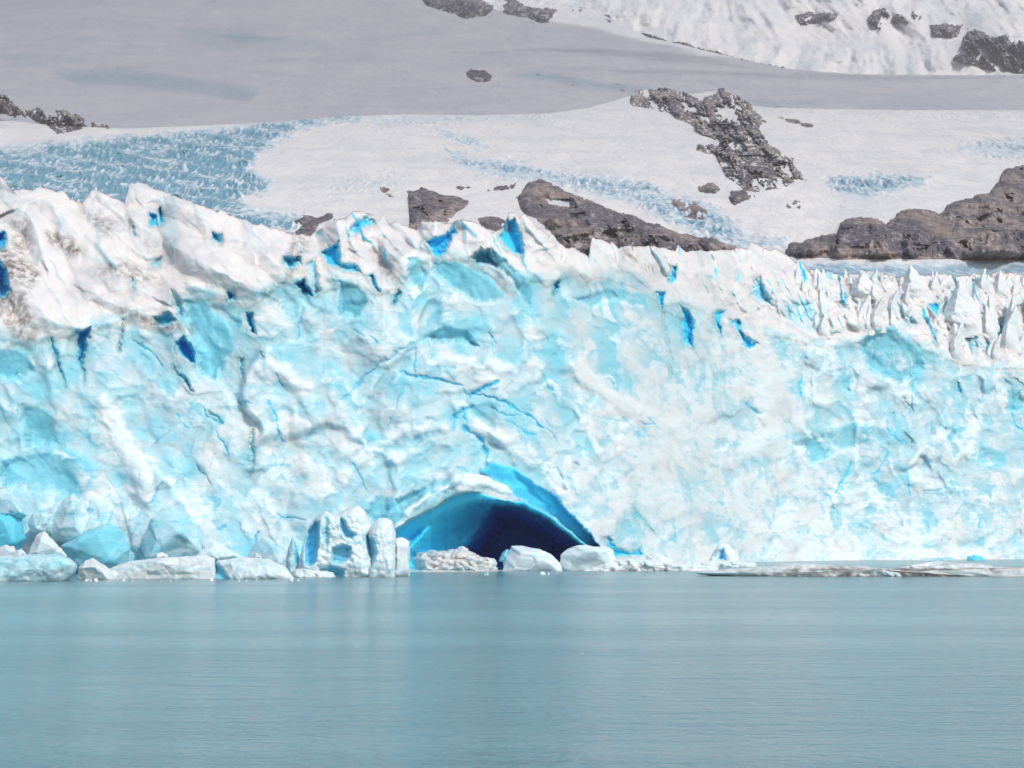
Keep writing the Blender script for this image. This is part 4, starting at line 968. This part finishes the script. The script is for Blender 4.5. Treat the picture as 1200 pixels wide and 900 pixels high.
    berg('ice_block', 'pale leaning block of ice just above the big faceted blue block', [(92,626),(100,604),(114,594),(132,600),(140,618),(128,632),(104,634)], 250, 5, 'ice block', wedge=0.51, jag=1.6, seed=82, rough=.2, blue=.45, cell=4)
    berg('ice_block', 'broad cyan block at the glacier foot behind the long speckled floe', [(160,664),(166,630),(178,606),(200,596),(222,606),(238,632),(246,656),(220,668)], 251, 7, 'ice block', wedge=0.30, jag=1.6, seed=83, rough=.2, blue=.55, cell=5)
    berg('ice_block', 'white triangular slab leaning on the glacier behind the low floe with the blue end', [(230,660),(240,636),(246,630),(262,640),(282,652),(288,664)], 251, 5, 'ice block', wedge=0.54, jag=1.6, seed=84, rough=.2, blue=.1, cell=4)
    berg('ice_block', 'pale blue jumbled block between the low floe and the first pillar of the sculpted berg', [(286,664),(294,640),(308,630),(322,634),(334,648),(338,668)], 251, 5, 'ice block', wedge=0.48, jag=1.6, seed=85, rough=.25, blue=.45, cell=3)
    berg('ice_block', 'small cyan block high at the left edge above the teal block', [(-10,606),(0,586),(14,580),(26,588),(32,604),(20,612)], 250, 5, 'ice block', wedge=0.38, jag=1.6, seed=86, rough=.2, blue=.5, cell=4)
    rnd = random.Random(21)
    for n, xs, lab, grp, dd in ((16, (96, 350), 'tiny white crumb of brash ice at the waterline left of the sculpted berg', 'ice crumbs along the left floes', 204), (16, (484, 800), 'tiny white crumb of brash ice at the waterline before the cave and rim', 'ice crumbs before the cave', 240)):
        for i in range(n):
            x = rnd.uniform(*xs); D = dd + rnd.uniform(-2, 4); y = float(row_of(0, D)) - .5; w = rnd.uniform(2, 6); h = w * rnd.uniform(.4, .8)
            p = [(x - w, y + 2), (x - w * .7, y - h * rnd.uniform(.2, .7)), (x - w * rnd.uniform(-.2, .3), y - h), (x + w * .6, y - h * rnd.uniform(.3, .8)), (x + w, y + 2)]
            berg('ice_chunk', lab, p, D, w * .12, 'ice chunk', grp, wedge=rnd.uniform(.3, .6), seed=300 + i + n + int(xs[0]), rough=.1, blue=rnd.uniform(0, .4), snow=.3, nth=28, nr=8, jag=.3)
    berg('ice_chunk', 'tiny lone bit of ice adrift on the open water', [(295,708.5),(297,706.5),(300,706),(301,708),(299,709)], W(708.5), .3, 'ice chunk', wedge=0.29, jag=1.6, seed=73, blue=.2, dirt=.5, nth=24, nr=8)

# ------------------------------------------------------------------ water
def build_water():
    m = Mat('lake_water', .19, .5)
    m.b.inputs['IOR'].default_value = 1.333
    m.color((.14, .275, .315))
    v1 = m.mapped((.11, .5, 1)); v2 = m.mapped((.6, 1.2, 1)); v3 = m.mapped((1.9, 3.0, 1))
    patch = m.ramp(m.noise(1, 3, .5, m.mapped((.008, .05, 1))), .35, .65, .35, 1.)
    h = m.math('ADD', m.math('MULTIPLY', m.noise(1, 4, .5, v1), .36), m.math('ADD', m.math('MULTIPLY', m.noise(1, 4, .55, v2), .24), m.math('MULTIPLY', m.noise(1, 3, .5, v3), .16)))
    m.normal(m.bump(m.math('MULTIPLY', h, patch), 1., 1.1))
    V = np.array([(-3000, -200, 0), (3000, -200, 0), (3000, 1500, 0), (-3000, 1500, 0)])
    setting(mesh_from('water', V, np.array([[0, 1, 2, 3]]), {}, m.m))
    # lake bed, so that the water has ground beneath it
    g = Mat('lake_bed', .9, .1); g.color((.2, .2, .19))
    V = V.copy(); V[:, 2] = -8
    setting(mesh_from('ground', V, np.array([[0, 1, 2, 3]]), {}, g.m))

# ------------------------------------------------------------------ cloud that shades the upper snowfield
def build_cloud():
    H = 3600.
    pts = [(-700,150),(-200,160),(100,158),(300,152),(500,152),(700,140),(900,138),(1100,140),(1500,140),(1650,95),(1300,92),(1100,92),(1000,92),(900,84),(800,58),(700,34),(560,12),(420,-60),(200,-130),(-700,-130)]
    P = []
    for x, y in pts:
        w = at(x, y, far_depth(np.array(float(x)), np.array(float(y)))); s = (H - w[2]) / SDIR[2]; P.append(w + s * SDIR)
    P = np.array(P); n = 220
    seg = np.linalg.norm(np.roll(P, -1, 0) - P, axis=1); cum = np.concatenate([[0], np.cumsum(seg)]); Pc = np.vstack([P, P[:1]])
    s = np.linspace(0, cum[-1], n, endpoint=False); bx = np.interp(s, cum, Pc[:, 0]); by = np.interp(s, cum, Pc[:, 1])
    bx += 40 * noise(bx * .006, by * .006, 900); by += 40 * noise(bx * .006 + 9, by * .006, 901)
    cx, cy = P[:, 0].mean(), P[:, 1].mean()
    rr = np.linspace(0, 1, 24)
    X = cx + (bx - cx) * rr[:, None]; Y = cy + (by - cy) * rr[:, None]
    pr = np.sqrt(np.clip(1 - rr[:, None] ** 3, 0, 1)); lum = 1 + .6 * fbm(X * .004, Y * .004, 910)
    up = np.stack([X, Y, H + 260 * pr * lum], -1); dn = np.stack([X, Y, H - 60 * pr * lum], -1)
    V = np.concatenate([up.reshape(-1, 3), dn.reshape(-1, 3)])
    I = np.arange(24 * n).reshape(24, n); q = lambda I: np.stack([I[:-1], I[1:], np.roll(I, -1, 1)[1:], np.roll(I, -1, 1)[:-1]], -1).reshape(-1, 4)
    m = Mat('cloud_white', 1, 0); m.color((.85, .85, .86))
    tr = m.n.new('ShaderNodeBsdfTransparent'); mx = m.n.new('ShaderNodeMixShader'); mx.inputs[0].default_value = .61   # thin enough to let some sun through
    m.l.new(m.b.outputs[0], mx.inputs[1]); m.l.new(tr.outputs[0], mx.inputs[2]); m.l.new(mx.outputs[0], m.n['Material Output'].inputs['Surface'])
    setting(mesh_from('cloud', V, np.concatenate([q(I), q(I + 24 * n)[:, ::-1]]), {}, m.m), 'stuff')

def build_haze():
    m = bpy.data.materials.new('haze_air'); m.use_nodes = True; t = m.node_tree; t.nodes.clear()
    out = t.nodes.new('ShaderNodeOutputMaterial'); v = t.nodes.new('ShaderNodeVolumePrincipled')
    v.inputs['Color'].default_value = (.93, .90, .94, 1); v.inputs['Density'].default_value = HAZE; v.inputs['Anisotropy'].default_value = 0.
    t.links.new(v.outputs['Volume'], out.inputs['Volume'])
    x, y0, y1, z0, z1 = 3200, -320, 5600, -9.5, 2900
    V = np.array([(a, b, c) for c in (z0, z1) for a, b in ((-x, y0), (x, y0), (x, y1), (-x, y1))])
    Q = np.array([(3, 2, 1, 0), (4, 5, 6, 7), (0, 1, 5, 4), (1, 2, 6, 5), (2, 3, 7, 6), (3, 0, 4, 7)])
    setting(mesh_from('haze', V, Q, {}, m, smooth_shade=False), 'stuff')

# ------------------------------------------------------------------ light, camera, render
HAZE = 0.00011
SUN_STRENGTH, SKY_STRENGTH, EXPOSURE = 2.9, 0.15, -0.10

def build_light():
    w = bpy.data.worlds.new('World'); bpy.context.scene.world = w; w.use_nodes = True
    t = w.node_tree; bg = t.nodes['Background']; bg.inputs['Strength'].default_value = SKY_STRENGTH
    s = t.nodes.new('ShaderNodeTexSky'); s.sky_type = 'NISHITA'; s.sun_disc = False
    s.sun_elevation = R(SUN_EL); s.sun_rotation = math.atan2(SDIR[0], SDIR[1]); s.air_density = 1.; s.dust_density = 2.0; s.ozone_density = 1.
    t.links.new(s.outputs[0], bg.inputs['Color'])
    L = bpy.data.lights.new('sun', 'SUN'); L.energy = SUN_STRENGTH; L.angle = R(.53); L.color = (1., .97, .935)
    o = bpy.data.objects.new('sun', L); C.objects.link(o)
    from mathutils import Vector
    o.rotation_euler = Vector(SDIR.tolist()).to_track_quat('Z', 'Y').to_euler(); o.location = (SDIR * 400).tolist()
    cam = bpy.data.cameras.new('camera'); co = bpy.data.objects.new('camera', cam); C.objects.link(co)
    co.location = (0, 0, CAM_H); co.rotation_euler = (R(90) + TH, 0, 0)
    cam.sensor_width = 36; cam.lens = 36 * F / 1200; cam.clip_end = 20000; cam.clip_start = .5
    sc = bpy.context.scene; sc.camera = co
    sc.view_settings.view_transform = 'Standard'; sc.view_settings.look = 'None'; sc.view_settings.exposure = EXPOSURE; sc.view_settings.gamma = 1
    sc.render.engine = 'CYCLES'
    cy = sc.cycles; cy.max_bounces = 12; cy.diffuse_bounces = 10; cy.glossy_bounces = 3; cy.volume_bounces = 0; cy.use_denoising = True
    cy.use_adaptive_sampling = True; cy.adaptive_threshold = .015

root = build_glacier()
build_seracs(root)
build_mid(); build_far(); build_peak(); build_rocks(); build_bergs(); build_water(); build_cloud(); build_haze(); build_light()
